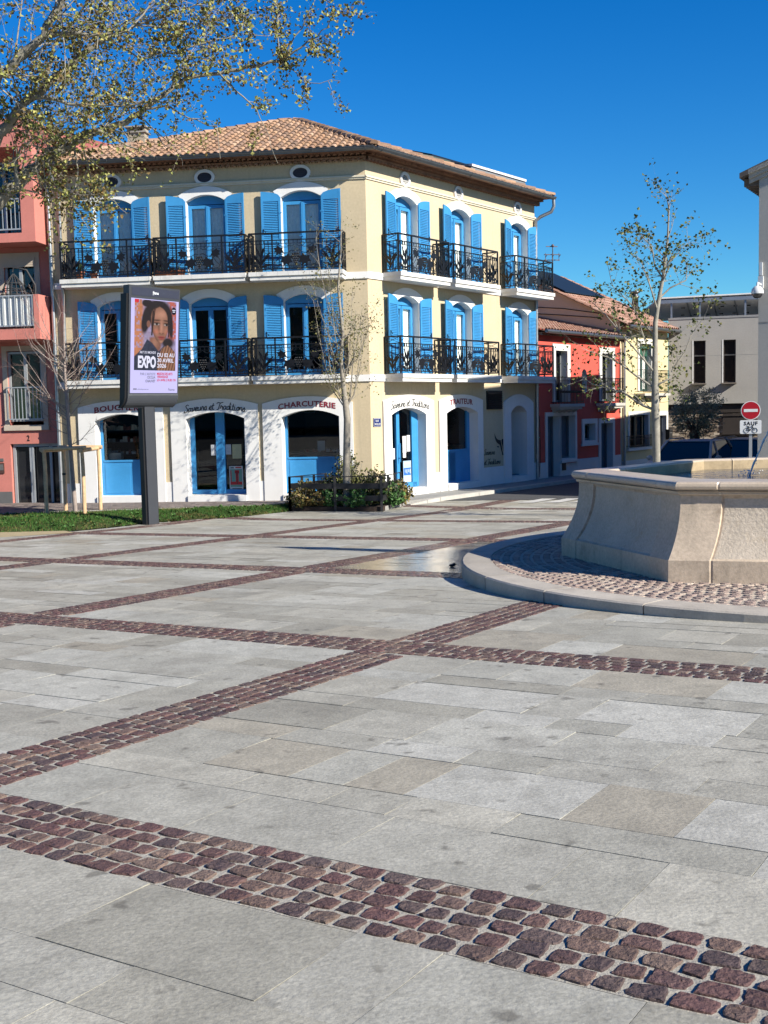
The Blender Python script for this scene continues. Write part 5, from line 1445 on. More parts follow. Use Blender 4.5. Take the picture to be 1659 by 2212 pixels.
# ------------------------------------------------------------------ grey modern building at the end of the street
def frame(o, az):
    d = Vector((math.cos(rad(az)), math.sin(rad(az)))); return o, d
M_GREY = mat('grey_render', (.40, .385, .36), .9, .05, 1.4, .25, 100, stain=(.31, .30, .28), stain_amt=.4, stain_scale=.9, fine=.05)
M_BRONZE = mat('bronze_joinery', (.04, .032, .028), .5, .1, 4)
def modern():
    # local axes: x to the viewer's right along the front, y towards the viewer, z up
    root = empty('modern_building', (11.2, 45.4, -1.0), rad(-14))
    tag(root, 'grey modern building with slit windows, dry stone base and solar canopy on its roof', 'building')
    Z = 1.0
    mb = MB()
    def B(x0, x1, y0, y1, z0, z1, m=0): mb.box(x0, x1, y0, y1, z0 + Z, z1 + Z, m)     # y measured backwards from the front
    wins = [(.95, 1.40, 2.25, 3.89), (2.06, 2.52, 2.25, 3.89)]
    xs = 0
    for a, b, c, d in wins:
        B(xs, a, 0, .4, 1.45, 4.72); B(a, b, 0, .4, 1.45, c); B(a, b, 0, .4, d, 4.72); xs = b
    B(xs, 12, 0, .4, 1.45, 4.72); B(0, 12, .41, 8, 1.45, 4.70); B(0, .3, .4, 8, -1.5, 1.45)
    w = mb.build('wall', M_GREY, root)
    mb = MB(); B(0, 12, -.02, .06, 4.72, 4.80); B(0, 3.4, -.004, .02, 3.30, 3.312); mb.build('coping', mat('zinc_coping', (.30, .30, .30), .6, .06, 3), root)
    for a, b, c, d in wins:
        mb = MB(); B(a, a + .05, .12, .18, c, d); B(b - .05, b, .12, .18, c, d); B(a + .05, b - .05, .12, .18, d - .05, d); B(a + .05, b - .05, .12, .18, c, c + .05); B(a + .05, b - .05, .12, .18, 3.32, 3.36)
        f = mb.build('window', M_BRONZE, root); mb = MB(); B(a + .02, b - .02, .16, .17, c, d); mb.build('pane', mat('bronze_pane', (.035, .024, .018), .25, spec=.2), f)
        mb = MB(); B(a - .06, b + .03, -.22, .12, c - .045, c - .002); mb.build('sill', mat('sill_metal', (.22, .19, .16), .6), f)
        mb = MB(); B(a - .045, a - .002, -.012, .12, c, d); mb.build('reveal', M_WHITE, f)
    # recessed dry-stone base
    mb = MB(); rnd = random.Random(12); z = -1.3; B(0, 12, .2, .4, -1.5, 1.449, 4)
    while z < 1.0:
        h = rnd.uniform(.035, .09); x = 0
        while x < 4.2:
            wd = rnd.uniform(.12, .5); B(x, x + wd - .008, .2 - rnd.uniform(.01, .07), .22, z, z + h - .006, rnd.randrange(4)); x += wd
        z += h
    mb.build('stone_base', [mat('slate_a', (.26, .20, .15), .85, .25, 12, .5, 50), mat('slate_b', (.38, .31, .24), .85, .25, 12, .5, 50), mat('slate_c', (.16, .13, .11), .85, .25, 12, .5, 50), mat('slate_d', (.48, .41, .33), .85, .25, 12, .5, 50), mat('slate_gap', (.02, .018, .016), .9)], root)
    mb = MB(); B(0, 12, .14, .199, 1.10, 1.44); B(2.05, 3.3, .10, .15, .30, 1.06); B(2.0, 3.35, .06, .12, .96, 1.0); B(2.0, 3.35, .0, .12, .25, .30); mb.build('window_band', M_BRONZE, root)
    # solar canopy
    mb = MB()
    for x in (.12, 1.2, 2.9, 4.4): mb.bar((x, .7, Z + 4.75), (x, .7, Z + 5.50), .07, .07)
    for x in (.7, 1.7, 2.5, 3.6): mb.bar((x, .8, Z + 5.46), (x + .25, 2.6, Z + 4.85), .05, .05)
    mb.bar((-.3, .65, Z + 5.48), (6, .65, Z + 5.52), .12, .14)
    cst = mb.build('canopy_frame', M_STEEL, root)
    mb = MB(); mb.prism([(-.35, .55, Z + 5.60), (6, .55, Z + 5.66), (6, 3.4, Z + 4.95), (-1.6, 3.4, Z + 4.92)], (0, 0, .05)); mb.build('solar_panel', mat('panel_underside', (.85, .86, .85), .5, .08, 3), cst)
    mb = MB()
    for i in range(7):
        for j in range(2): mb.box(.5 + i * .5, .64 + i * .5, 1.42 + j * .9, 1.5 + j * .9, Z + 5.26 - j * .22, Z + 5.30 - j * .22)
    mb.build('junction_box', M_IRON, cst)
modern()
# ------------------------------------------------------------------ tall gabled building on the right edge
def gabled():
    root = empty('gabled_building', (9.0, 27.8, -1.0), rad(-30)); Z = 1.0
    tag(root, 'plain light grey gabled building edge with moulded cornice at the right of the square', 'building')
    mb = MB(); W = 11.0; D = 9.3; ez = 6.70
    P = [(0, 0, -.3), (W, 0, -.3), (W, 0, ez + Z), (W / 2, 0, ez + 1.9 + Z), (0, 0, ez + Z)]
    mb.prism(P, (0, D, 0)); mb.box(.02, 7, D + .001, 14.3, -.3, 5.5 + Z); mb.build('wall', mat('light_grey_render', (.50, .475, .43), .9, .05, 1.2, .2, 100, stain=(.38, .35, .31), stain_amt=.4, stain_scale=.8, fine=.04), root)
    mb = MB(); sl = 1.9 / (W / 2)
    for k, (p, h0, h1) in enumerate(((.05, .14, .24), (.10, .24, .34), (.17, .34, .44))):
        for s in (0, 1):
            a = (-.22, -p, ez + Z - .22 * sl + h0 - .14); b = (W / 2, -p, ez + Z + 1.9 + h0 - .14)
            if s: a = (W - a[0], a[1], a[2])
            mb.prism([a, b, (b[0], b[1], b[2] + h1 - h0), (a[0], a[1], a[2] + h1 - h0)], (0, p - .002 if k == 0 else .04, 0)); 
            if k: mb.prism([(a[0], -p + .041, a[2]), (b[0], -p + .041, b[2]), (b[0], -p + .041, b[2] + h1 - h0), (a[0], -p + .041, a[2] + h1 - h0)], (0, p - .043, 0))
    mb.build('cornice', mat('cornice_stone', (.48, .45, .40), .85, .1, 4), root)
    mb = MB()
    mb.prism([(-.42, -.17, ez + Z + .05), (W / 2, -.17, ez + Z + 2.28), (W / 2, -.17, ez + Z + 2.40), (-.42, -.17, ez + Z + .17)], (0, D + .3, 0))
    mb.prism([(W + .42, -.17, ez + Z + .05), (W / 2, -.17, ez + Z + 2.28), (W / 2, -.17, ez + Z + 2.40), (W + .42, -.17, ez + Z + .17)], (0, D + .3, 0))
    for i in range(40): mb.box(-.36, -.002, .05 + i * .22, .16 + i * .22, ez + Z - .12, ez + Z + .06)
    mb.build('roof', mat('dark_eaves', (.16, .13, .11), .85, .2, 5), root)
    mb = MB(); mb.box(0.003, 3, -.006, -.001, Z + 3.36, Z + 3.375); mb.build('render_joint', mat('joint_grey', (.3, .29, .27), .9), root)
    # wall camera
    cam = empty('security_camera', Vector((9.0, 27.8, 4.15)) + Vector((math.cos(rad(-30)), math.sin(rad(-30)), 0)) * .06 + Vector((-.5, -.866, 0)) * .002, rad(-30))
    W_ = mat('camera_white', (.76, .77, .78), .35)
    mb = MB(); mb.box(-.06, .06, -.07, 0, .02, .30); mb.box(-.035, .035, -.05, 0, .32, .62); mb.tube([(0, -.05, .10), (-.02, -.28, .12), (-.02, -.30, .02)], .03, 8); mb.build('bracket', W_, cam)
    mb = MB(); mb.lathe([(.001, .06), (.06, .05), (.13, -.02), (.145, -.10), (.14, -.13)], 18, 0, (-.02, -.30, 0)); mb.build('housing', W_, cam)
    mb = MB(); mb.lathe([(.12, -.128), (.11, -.18), (.07, -.225), (.001, -.24)], 18, 0, (-.02, -.30, 0)); mb.build('dome', mat('dark_dome', (.03, .03, .035), .08, spec=.8), cam)
    tag(cam, 'white dome security camera on a bracket at the grey building corner', 'camera')
gabled()
# ------------------------------------------------------------------ no-entry sign
def road_sign():
    root = empty('road_sign', (8.42, 26.5, -.9), rad(-17)); tag(root, 'round red no entry sign with a white SAUF bicycle plate on a grey post', 'road sign')
    mb = MB(); mb.box(-.035, .035, -.0, .04, 0, 2.42); mb.build('post', mat('grey_post', (.42, .44, .46), .4, metal=.4), root)
    mb = MB(); K = 36; c = 2.20
    mb.prism([(.215 * math.cos(2 * PI * k / K), -.03, c + .215 * math.sin(2 * PI * k / K)) for k in range(K)], (0, .02, 0), 0)
    mb.poly([(.198 * math.cos(2 * PI * k / K), -.033, c + .198 * math.sin(2 * PI * k / K)) for k in range(K)], 1)
    mb.box(-.152, .152, -.037, -.034, c - .033, c + .033, 0)
    mb.build('disc', [mat('sign_white', (.74, .75, .76), .35), mat('sign_red', (.42, .012, .025), .35)], root)
    mb = MB(); mb.prism([(x, -.028, z) for x, z in ((-.215, 1.67), (.215, 1.67), (.235, 1.69), (.235, 1.96), (.215, 1.98), (-.215, 1.98), (-.235, 1.96), (-.235, 1.69))], (0, .015, 0)); pl = mb.build('plate', MATS['sign_white'], root)
    vs, fs = text_mesh('SAUF', .115, .0015, .004, 0, 1.2); mb = MB(); mb.add([(v[0], -.031 - v[2] * .3, v[1] + 1.865) for v in vs], fs); mb.build('lettering', M_INK, pl)
    mb = MB(); y = -.032
    for cx in (-.092, .092): mb.tube([(cx + .055 * math.cos(2 * PI * k / 20), y, 1.745 + .055 * math.sin(2 * PI * k / 20)) for k in range(21)], .0055, 5)
    for a, b in (((-.092, 1.745), (-.055, 1.825)), ((-.055, 1.825), (.045, 1.825)), ((.045, 1.825), (-.005, 1.745)), ((-.005, 1.745), (-.055, 1.825)), ((.045, 1.825), (.092, 1.745)), ((-.005, 1.745), (-.092, 1.745)), ((-.062, 1.84), (-.05, 1.80)), ((-.085, 1.842), (-.035, 1.842)), ((.045, 1.825), (.038, 1.86)), ((.038, 1.86), (.075, 1.865))):
        mb.bar((a[0], y, a[1]), (b[0], y, b[1]), .010, .010)
    mb.build('bicycle_symbol', M_INK, pl)
road_sign()
# ------------------------------------------------------------------ parked cars
def car(x, y, az, label, paint, H=1.45, W=1.80, L=4.3):
    z0 = -.93 if y < 33 else -1.05
    root = empty('parked_car', (x, y, z0), rad(az)); tag(root, label, 'car', 'cars parked in the side street')
    # local: +y is the nose
    low = [(-L / 2, .42), (-L / 2 + .03, .80), (-L / 2 + .25, .92), (L / 2 - 1.15, .95), (L / 2 - .45, .84), (L / 2 - .08, .70), (L / 2, .45), (L / 2 - .1, .22), (-L / 2 + .1, .22)]
    mb = MB(); secs = [(W / 2, .0, .96), (W / 2 - .03, .03, 1.0), (-(W / 2 - .03), .03, 1.0), (-W / 2, 0, .96)]
    rows = []
    for sx, ins, k in secs:
        rows.append([(sx, y_ * k, z_ - (ins * 0)) for y_, z_ in low])
    # side faces and hull with tumble: outer rows lower edge
    n = len(low)
    for r in range(3): mb.add(rows[r] + rows[r + 1], [(i, (i + 1) % n, n + (i + 1) % n, n + i) for i in range(n)], 0, None, False)
    mb.poly(rows[0]); mb.poly(rows[3][::-1])
    body = mb.build('body', paint, root)
    bv = body.modifiers.new('soft', 'BEVEL'); bv.width = .05; bv.segments = 3; bv.limit_method = 'ANGLE'
    # greenhouse
    b_ = [(-L / 2 + .10, .90), (L / 2 - 1.05, .93)]; t_ = [(-L / 2 + .55, H), (L / 2 - 1.95, H)]
    wb, wt = W / 2 - .08, W / 2 - .27
    V = [(-wb, b_[0][0], b_[0][1]), (wb, b_[0][0], b_[0][1]), (wb, b_[1][0], b_[1][1]), (-wb, b_[1][0], b_[1][1]), (-wt, t_[0][0], H), (wt, t_[0][0], H), (wt, t_[1][0], H), (-wt, t_[1][0], H)]
    mb = MB(); mb.add(V, [(0, 1, 5, 4), (1, 2, 6, 5), (2, 3, 7, 6), (3, 0, 4, 7)]); mb.build('windows', mat('car_glass', (.008, .01, .014), .08, spec=.5), root)
    mb = MB()
    for a, b in ((0, 4), (1, 5), (2, 6), (3, 7)): mb.bar(V[a], V[b], .07, .07)
    for s in (-1, 1): mb.bar((s * wb, .1, .92), (s * wt, -.05, H - .01), .06, .05)
    rt = [(-wt - .02, t_[0][0] - .05, H - .015), (wt + .02, t_[0][0] - .05, H - .015), (wt + .02, t_[1][0] + .05, H - .015), (-wt - .02, t_[1][0] + .05, H - .015)]
    mid = (t_[0][0] + t_[1][0]) / 2
    P = []
    for j in range(7):
        for i in range(9):
            u, v = i / 8, j / 6; P.append((-wt - .02 + (2 * wt + .04) * u, t_[0][0] - .05 + (t_[1][0] - t_[0][0] + .1) * v, H - .015 + .055 * (1 - (2 * u - 1) ** 4) * (1 - (2 * v - 1) ** 2)))
    mb.add(P, [(j * 9 + i, j * 9 + i + 1, (j + 1) * 9 + i + 1, (j + 1) * 9 + i) for j in range(6) for i in range(8)], 0, None, True)
    for s in (-1, 1): mb.tube([(s * wt, t_[0][0] + .1, H + .02), (s * wt, t_[0][0] + .2, H + .065), (s * wt, t_[1][0] - .2, H + .065), (s * wt, t_[1][0] - .1, H + .02)], .016, 6)
    mb.build('roof', paint, root)
    for s in (-1, 1):
        mb = MB(); mb.ball((s * (W / 2 + .08), L / 2 - 1.35, 1.0), .10, 0, 8, 6, (1, .6, .75)); mb.bar((s * (W / 2 - .08), L / 2 - 1.35, .96), (s * (W / 2 + .05), L / 2 - 1.35, .98), .04, .04)
        mb.build('mirror', paint, root)
        mb = MB(); mb.ball((s * (W / 2 - .28), L / 2 - .10, .64), .16, 0, 10, 6, (1.1, .5, .5)); mb.build('headlight', mat('headlamp', (.6, .62, .65), .1, spec=.8), root)
        for yy in (-L / 2 + .85, L / 2 - .85):
            mb = MB(); mb.lathe([(.18, -.10), (.31, -.11), (.33, -.06), (.33, .06), (.31, .11), (.18, .10)], 20, 0, (s * (W / 2 - .10), yy, .33), 'x'); w = mb.build('wheel', mat('tyre', (.02, .02, .02), .8), root)
            mb = MB(); mb.lathe([(.001, .09), (.18, .095), (.20, .07)], 12, 0, (s * (W / 2 - .10), yy, .33), 'x'); mb.build('rim', M_STEEL, w)
    for s in (-1, 1):
        mb = MB(); mb.ball((s * .38, .05, 1.02), .13, 0, 8, 6, (1, .6, 1.3)); mb.build('headrest', mat('car_seat', (.02, .02, .022), .8), root)
M_CARB = mat('dark_blue_car_paint', (.36, .39, .43), .45); M_CARG = mat('grey_car_paint', (.30, .30, .30), .45)
car(8.95, 33.6, 150, 'blue grey parked car with roof rails facing the square beneath the olive tree', M_CARB)
car(10.95, 35.0, 150, 'dark grey parked car half hidden behind the no entry sign', M_CARG, 1.42, 1.72, 4.0)

# ------------------------------------------------------------------ trees
M_BARK = mat('plane_bark', (.27, .25, .20), .85, .25, 7, .4, 30, stain=(.40, .38, .30), stain_amt=.8, stain_scale=6, fine=.15)
M_BARKG = mat('grey_bark', (.36, .33, .275), .85, .2, 9, .4, 40, stain=(.16, .14, .11), stain_amt=.5, stain_scale=8)
M_TWIG = mat('pale_twig', (.20, .13, .115), .8, .2, 9)
M_LEAF = mat('spring_leaf', (.2, .2, .05), .65, .15, 3, attr='tone', spec=.25)
def leaf(mb, p, r, rnd, cols, n=2):
    d = Vector((rnd.gauss(0, 1), rnd.gauss(0, 1), rnd.gauss(0, .8))).normalized(); s = d.orthogonal().normalized(); s = (Matrix.Rotation(rnd.uniform(0, 6.28), 3, d) @ s)
    up = d.cross(s) * .25 * r; c = rnd.choice(cols); k = rnd.uniform(.75, 1.25); c = tuple(x * k for x in c)
    mb.add([p, p + d * r * .5 + s * r * .42 + up, p + d * r, p + d * r * .5 - s * r * .42 + up], [(0, 1, 2), (0, 2, 3)], 0, c)
def grow(tw, lf, p, d, L, r, depth, rnd, leafn, lr, cols, droop=0.0, wob=.25, spread=.7, clump=False):
    n = 5; pts = [p]; rs = [r]; q = p
    for i in range(n):
        d = (d + Vector((rnd.gauss(0, wob), rnd.gauss(0, wob), rnd.gauss(0, wob) - droop)) * .5).normalized(); q = q + d * L / n; pts.append(q); rs.append(r * (1 - .75 * (i + 1) / n))
        if depth > 0 and i >= 1:
            for _ in range(1 if rnd.random() < .8 else 2):
                dd = (d + Vector((rnd.gauss(0, spread), rnd.gauss(0, spread), rnd.gauss(0, spread)))).normalized(); grow(tw, lf, q, dd, L * rnd.uniform(.4, .65), rs[-1] * .7, depth - 1, rnd, leafn, lr, cols, droop, wob, spread, clump)
        if lf is not None and (depth <= 1):
            if clump and rnd.random() < .45: continue
            for _ in range((leafn if i >= 2 else leafn // 2) * (2 if clump else 1)):
                leaf(lf, q + Vector((rnd.gauss(0, .045), rnd.gauss(0, .045), rnd.gauss(0, .045))), lr * rnd.uniform(.6, 1.25), rnd, cols)
    tw.tube(pts, rs, 4 if r < .012 else 5, 0, False)
PB=[[(-5.96,18.0,4.65,0.132),(-5.78,18.12,4.84,0.115),(-5.57,18.24,5.08,0.106),(-5.31,18.36,5.34,0.097),(-5.02,18.48,5.58,0.085),(-4.72,18.6,5.82,0.078),(-4.38,18.72,5.98,0.067),(-3.94,18.84,6.14,0.053),(-3.67,18.96,6.36,0.046),(-3.39,19.08,6.6,0.042),(-3.15,19.2,6.79,0.035)],[(-3.02,18.4,6.57,0.035),(-2.69,18.34,6.69,0.034),(-2.22,18.28,6.72,0.032),(-1.83,18.22,6.76,0.028),(-1.43,18.16,6.8,0.025),(-1.2,18.1,6.95,0.018),(-0.91,18.04,7.1,0.012),(-0.7,17.98,7.25,0.009),(-0.49,17.92,7.45,0.005)],[(-1.45,18.4,6.87,0.016),(-1.48,18.34,7.28,0.012),(-1.45,18.28,7.76,0.009),(-1.42,18.22,8.01,0.005)],[(-1.44,18.6,6.97,0.014),(-1.11,18.54,7.43,0.011),(-0.88,18.48,7.82,0.007),(-0.81,18.42,8.0,0.005)],[(-1.43,18.2,6.81,0.011),(-1.21,18.14,6.67,0.009),(-0.97,18.08,6.45,0.007),(-0.52,18.02,6.47,0.004)],[(-5.72,17.4,5.3,0.106),(-5.49,17.34,5.65,0.085),(-5.19,17.28,5.94,0.074),(-5.0,17.22,6.08,0.067),(-4.74,17.16,6.23,0.06),(-4.29,17.1,6.59,0.046),(-4.04,17.04,6.72,0.039),(-3.79,16.98,6.85,0.028),(-3.35,16.92,7.0,0.018),(-2.82,16.86,7.12,0.011)],[(-5.48,16.8,6.1,0.109),(-5.26,16.74,6.29,0.097),(-5.04,16.68,6.4,0.088),(-4.85,16.62,6.58,0.081),(-4.57,16.56,6.79,0.074),(-4.4,16.5,7.04,0.064),(-4.17,16.44,7.28,0.053),(-3.9,16.38,7.52,0.039)],[(-4.59,16.6,6.8,0.044),(-4.22,16.54,6.77,0.032),(-3.77,16.48,6.74,0.018),(-3.38,16.42,6.75,0.009)],[(-4.84,16.9,6.04,0.039),(-4.34,16.84,5.92,0.026),(-4.01,16.78,5.87,0.021),(-3.61,16.72,5.83,0.014),(-3.22,16.66,5.89,0.011)],[(-4.72,18.6,5.81,0.025),(-4.67,18.54,5.31,0.014),(-4.76,18.48,4.88,0.009),(-4.73,18.42,4.45,0.005)],[(-5.26,18.2,5.31,0.025),(-5.08,18.14,5.03,0.016),(-4.62,18.08,4.87,0.012),(-4.12,18.02,4.82,0.009),(-3.81,17.96,4.56,0.005)],[(-3.56,18.4,6.22,0.025),(-3.19,18.34,6.23,0.016),(-2.88,18.28,6.04,0.011),(-2.42,18.22,5.88,0.007),(-2.39,18.16,5.39,0.004)],[(-2.36,18.0,6.64,0.021),(-2.09,17.94,6.34,0.014),(-1.79,17.88,6.05,0.009),(-1.62,17.82,5.63,0.005),(-1.48,17.76,5.22,0.004)],[(-4.12,17.6,5.71,0.028),(-3.68,17.54,5.48,0.016),(-3.27,17.48,5.29,0.007)],[(-4.87,17.6,6.35,0.039),(-4.7,17.54,6.93,0.028),(-4.36,17.48,7.26,0.021),(-4.03,17.42,7.62,0.014)],[(-3.84,17.2,6.92,0.018),(-3.39,17.32,6.65,0.014),(-2.94,17.44,6.77,0.011),(-2.49,17.56,6.93,0.009),(-2.0,17.68,7.08,0.007),(-1.57,17.8,7.08,0.005)],[(-3.53,17.8,7.28,0.014),(-2.85,17.74,7.18,0.011),(-2.33,17.68,7.28,0.007),(-1.82,17.62,7.35,0.005)],[(-2.95,17.6,7.37,0.011),(-2.47,17.54,7.5,0.009),(-1.96,17.48,7.63,0.005)],[(-5.34,17.5,4.93,0.035),(-5.34,17.44,5.3,0.025),(-5.18,17.38,5.48,0.018),(-4.92,17.32,5.59,0.012),(-4.63,17.26,5.7,0.009)]]
PLCOL = [(.27, .26, .075), (.33, .31, .09), (.21, .23, .065), (.16, .11, .04), (.22, .15, .05), (.38, .38, .13), (.12, .085, .035), (.27, .29, .09)]
def plane_tree():
    rnd = random.Random(31)
    base = Vector((-8.9, 16.6, gz(-8.9, 16.6)))
    root = tag(empty('plane_tree', base), 'big plane tree with mottled spreading limbs and young yellow green leaves, top left', 'tree')
    tr = MB(); cr = MB(); tw = MB(); o = base
    def V(t): return Vector(t[:3]) - o
    tr.tube([(0, 0, -.1), (.02, 0, .3), (.05, 0, 1.2), (.1, .1, 2.3), (.3, .2, 3.2)], [.42, .36, .32, .30, .28], 14)
    for pl, end in ((PB[0], Vector((.25, .2, 3.0))), (PB[5], Vector((.1, .1, 2.6))), (PB[6], Vector((.2, .1, 2.9)))):
        a = V(pl[0]); m = end.lerp(a, .5) + Vector((0, 0, .05)); tr.tube([end, m, a], [.22, .17, pl[0][3]], 10)
    for pl in PB:
        pts = [V(t) for t in pl]; rs = [t[3] * (.72 if pl is PB[6] else .9) for t in pl]
        # smooth and knobble
        P = []; R = []
        for i in range(len(pts) - 1):
            for k in range(3):
                t = k / 3; P.append(pts[i].lerp(pts[i + 1], t) + Vector((rnd.gauss(0, .008), rnd.gauss(0, .03), rnd.gauss(0, .012)))); R.append((rs[i] + (rs[i + 1] - rs[i]) * t) * rnd.uniform(.92, 1.08))
        P.append(pts[-1]); R.append(rs[-1]); tr.tube(P, R, 9 if R[0] > .04 else 6)
        tot = sum((b - a).length for a, b in zip(P, P[1:])); N = int(tot * (8 if pl[0][0] < -4.6 and pl[0][2] < 6.0 else 6.3 if pl[0][0] < -3.3 else 4.2)) + 3
        for _ in range(N):
            i = rnd.randrange(len(P) - 1); p = P[i].lerp(P[i + 1], rnd.random()); d = (P[i + 1] - P[i]).normalized()
            if p.x + o.x < -6.6: continue
            dd = (d * .5 + Vector((rnd.gauss(.1, .5), rnd.gauss(0, .6), rnd.gauss(.12, .55)))).normalized()
            w = p + o
            L = rnd.uniform(.3, .95) * (.55 if w.x > -2.3 else 1)
            # thin out low over the house front
            low = w.z < 5.6 and w.x > -4.6
            if (low and rnd.random() < .72) or (w.z < 6.6 and w.x > -4.8 and rnd.random() < .4): continue
            grow(tw, cr, p, dd, L, max(.006, min(.016, R[i] * .35)), 1, rnd, 2, .06, PLCOL, .10, clump=True)
    for _ in range(46):                                        # long upright shoots and crossing twigs
        pl = rnd.choice(PB[:8]); t = rnd.choice(pl[1:])
        if t[0] > -3.0: continue
        p = V(t); grow(tw, cr, p, Vector((rnd.gauss(.25, .35), rnd.gauss(0, .4), rnd.uniform(.3, 1))).normalized(), rnd.uniform(.9, 1.9), .014, 2, rnd, 1, .06, PLCOL, .03, .2, .6, True)
    tr.build('trunk', M_BARK, root); tw.build('branches', M_BARKG, root); tag(cr.build('crown', M_LEAF, root), kind='stuff')
plane_tree()
def young_tree(base, trunk, limbs, label, seed, cols, leafn, lr, twigs, name='young_tree', bark=None, ldepth=1):
    rnd = random.Random(seed); root = tag(empty(name, base), label, 'tree'); o = Vector(base); tr = MB(); tw = MB(); cr = MB() if leafn else None
    P = [Vector(t[:3]) - o for t in trunk]; R = [t[3] for t in trunk]; tr.tube(P, R, 9)
    allp = []
    for L in limbs:
        pts = [Vector(t[:3]) - o for t in L]; K = len(pts); r0 = L[0][3]; rs = [r0 * (1 - .78 * i / (K - 1)) for i in range(K)]
        for i in range(1, K): pts[i] += Vector((0, rnd.gauss(0, .10) * i, 0))
        tr.tube(pts, rs, 6); allp.append((pts, rs))
    for pts, rs in allp + [(P[len(P) // 2:], R[len(R) // 2:])]:
        for i in range(len(pts) - 1):
            for _ in range(twigs):
                p = pts[i].lerp(pts[i + 1], rnd.random()); d = (pts[i + 1] - pts[i]).normalized()
                if i == 0 and rnd.random() < .6: continue
                dd = (d * .7 + Vector((rnd.gauss(0, .5), rnd.gauss(0, .5), rnd.gauss(.25, .4)))).normalized()
                grow(tw, cr, p, dd, rnd.uniform(.25, .65), max(.004, rs[i] * .4), ldepth, rnd, leafn, lr, cols, .02, .25, .6)
    tr.build('trunk', bark or M_BARKG, root); tw.build('branches', M_TWIG if not leafn else M_BARKG, root)
    if cr is not None: tag(cr.build('crown', M_LEAF, root), kind='stuff')
    return root
# tree behind the fountain
RB = [[(5.40, 23, 1.38, 0.028), (5.18, 23, 1.47), (4.89, 23, 1.74), (4.66, 23, 1.80), (4.26, 23, 1.92), (4.03, 23, 2.07)], [(5.41, 23, 1.80, 0.025), (5.06, 23, 2.05), (4.75, 23, 2.31), (4.49, 23, 2.43), (3.89, 23, 2.61)],
      [(5.41, 23, 2.10, 0.025), (5.18, 23, 2.36), (4.95, 23, 2.59), (4.78, 23, 2.88), (4.5, 23, 3.28), (4.27, 23, 3.65)], [(5.42, 23, 2.2, 0.019), (5.27, 23, 2.64), (5.12, 23, 3.07), (5.07, 23, 3.3), (4.95, 23, 3.75)],
      [(5.42, 23, 1.85, 0.022), (5.64, 23, 1.98), (5.81, 23, 2.17), (5.98, 23, 2.51), (6.15, 23, 2.82), (6.38, 23, 3.21)], [(5.41, 23, 2.8, 0.019), (5.24, 23, 3.15), (4.98, 23, 3.5), (4.61, 23, 3.84), (4.4, 23, 4.2)],
      [(5.43, 23, 1.42, 0.012), (5.55, 23, 1.58), (5.64, 23, 1.78)], [(5.57, 23, 3.94, 0.017), (5.44, 23, 4.2), (5.29, 23, 4.51), (5.08, 23, 4.86), (4.93, 23, 4.92)], [(5.62, 23, 4.2, 0.012), (5.8, 23, 4.35), (5.95, 23, 4.54), (6.2, 23, 4.69)],
      [(5.49, 23, 3.55, 0.019), (5.74, 23, 3.77), (6.0, 23, 3.89), (6.1, 23, 4.09), (6.28, 23, 4.36)], [(5.47, 23, 3.3, 0.019), (5.28, 23, 3.8), (5.1, 23, 4.3), (4.9, 23, 4.5)]]
young_tree((5.45, 23, gz(5.45, 23)), [(5.45, 23, -.75, .085), (5.44, 23, .46, .075), (5.42, 23, 1.35, .085), (5.41, 23, 2.18, .06), (5.42, 23, 3.09, .048), (5.5, 23, 3.6, .04), (5.57, 23, 3.94, .034), (5.66, 23, 4.65, .022), (5.69, 23, 5.3, .012), (5.64, 23, 5.52, .006)], RB,
           'young tree with a pale straight trunk and sparse fresh leaves behind the fountain', 8, [(.10, .13, .03), (.15, .17, .04), (.07, .09, .025), (.20, .19, .06)], 1, .07, 3, bark=mat('smooth_grey_bark', (.29, .27, .225), .8, .25, 7, .3, 40, stain=(.42, .40, .34), stain_amt=.7, stain_scale=7))
# tree in the planter by the corner
rc = random.Random(77)
CT = [(-.88, 27.75, -.9, .10), (-.88, 27.75, .09, .088), (-.83, 27.75, 1.3, .085), (-.89, 27.75, 1.96, .062), (-.95, 27.75, 2.75, .05), (-.88, 27.75, 3.3, .04), (-.97, 27.75, 4.4, .028), (-.88, 27.75, 5.3, .016), (-.85, 27.75, 6.2, .006)]
CL = []
for k in range(17):
    z0 = rc.uniform(1.3, 3.4); sgn = 1 if k % 2 else -1; ln = rc.uniform(1.2, 2.6); out = rc.uniform(.2, .75) * sgn; yo = rc.uniform(-.4, .4)
    p0 = (-.87, 27.75, z0); CL.append([(p0[0], p0[1], z0,   .016 if z0 < 2.6 else .012)] + [(p0[0] + out * (t ** .6), p0[1] + yo * t, z0 + ln * (t ** 1.25)) for t in (.25, .5, .75, 1.0)])
young_tree((-.88, 27.75, -.9), CT, CL, 'young tree rising from the fenced shrub bed at the corner of the shop', 15, [(.16, .17, .05), (.11, .12, .035), (.22, .20, .07), (.14, .11, .04)], 1, .046, 2, bark=mat('corner_bark', (.30, .27, .22), .85, .25, 9, .3, 40))
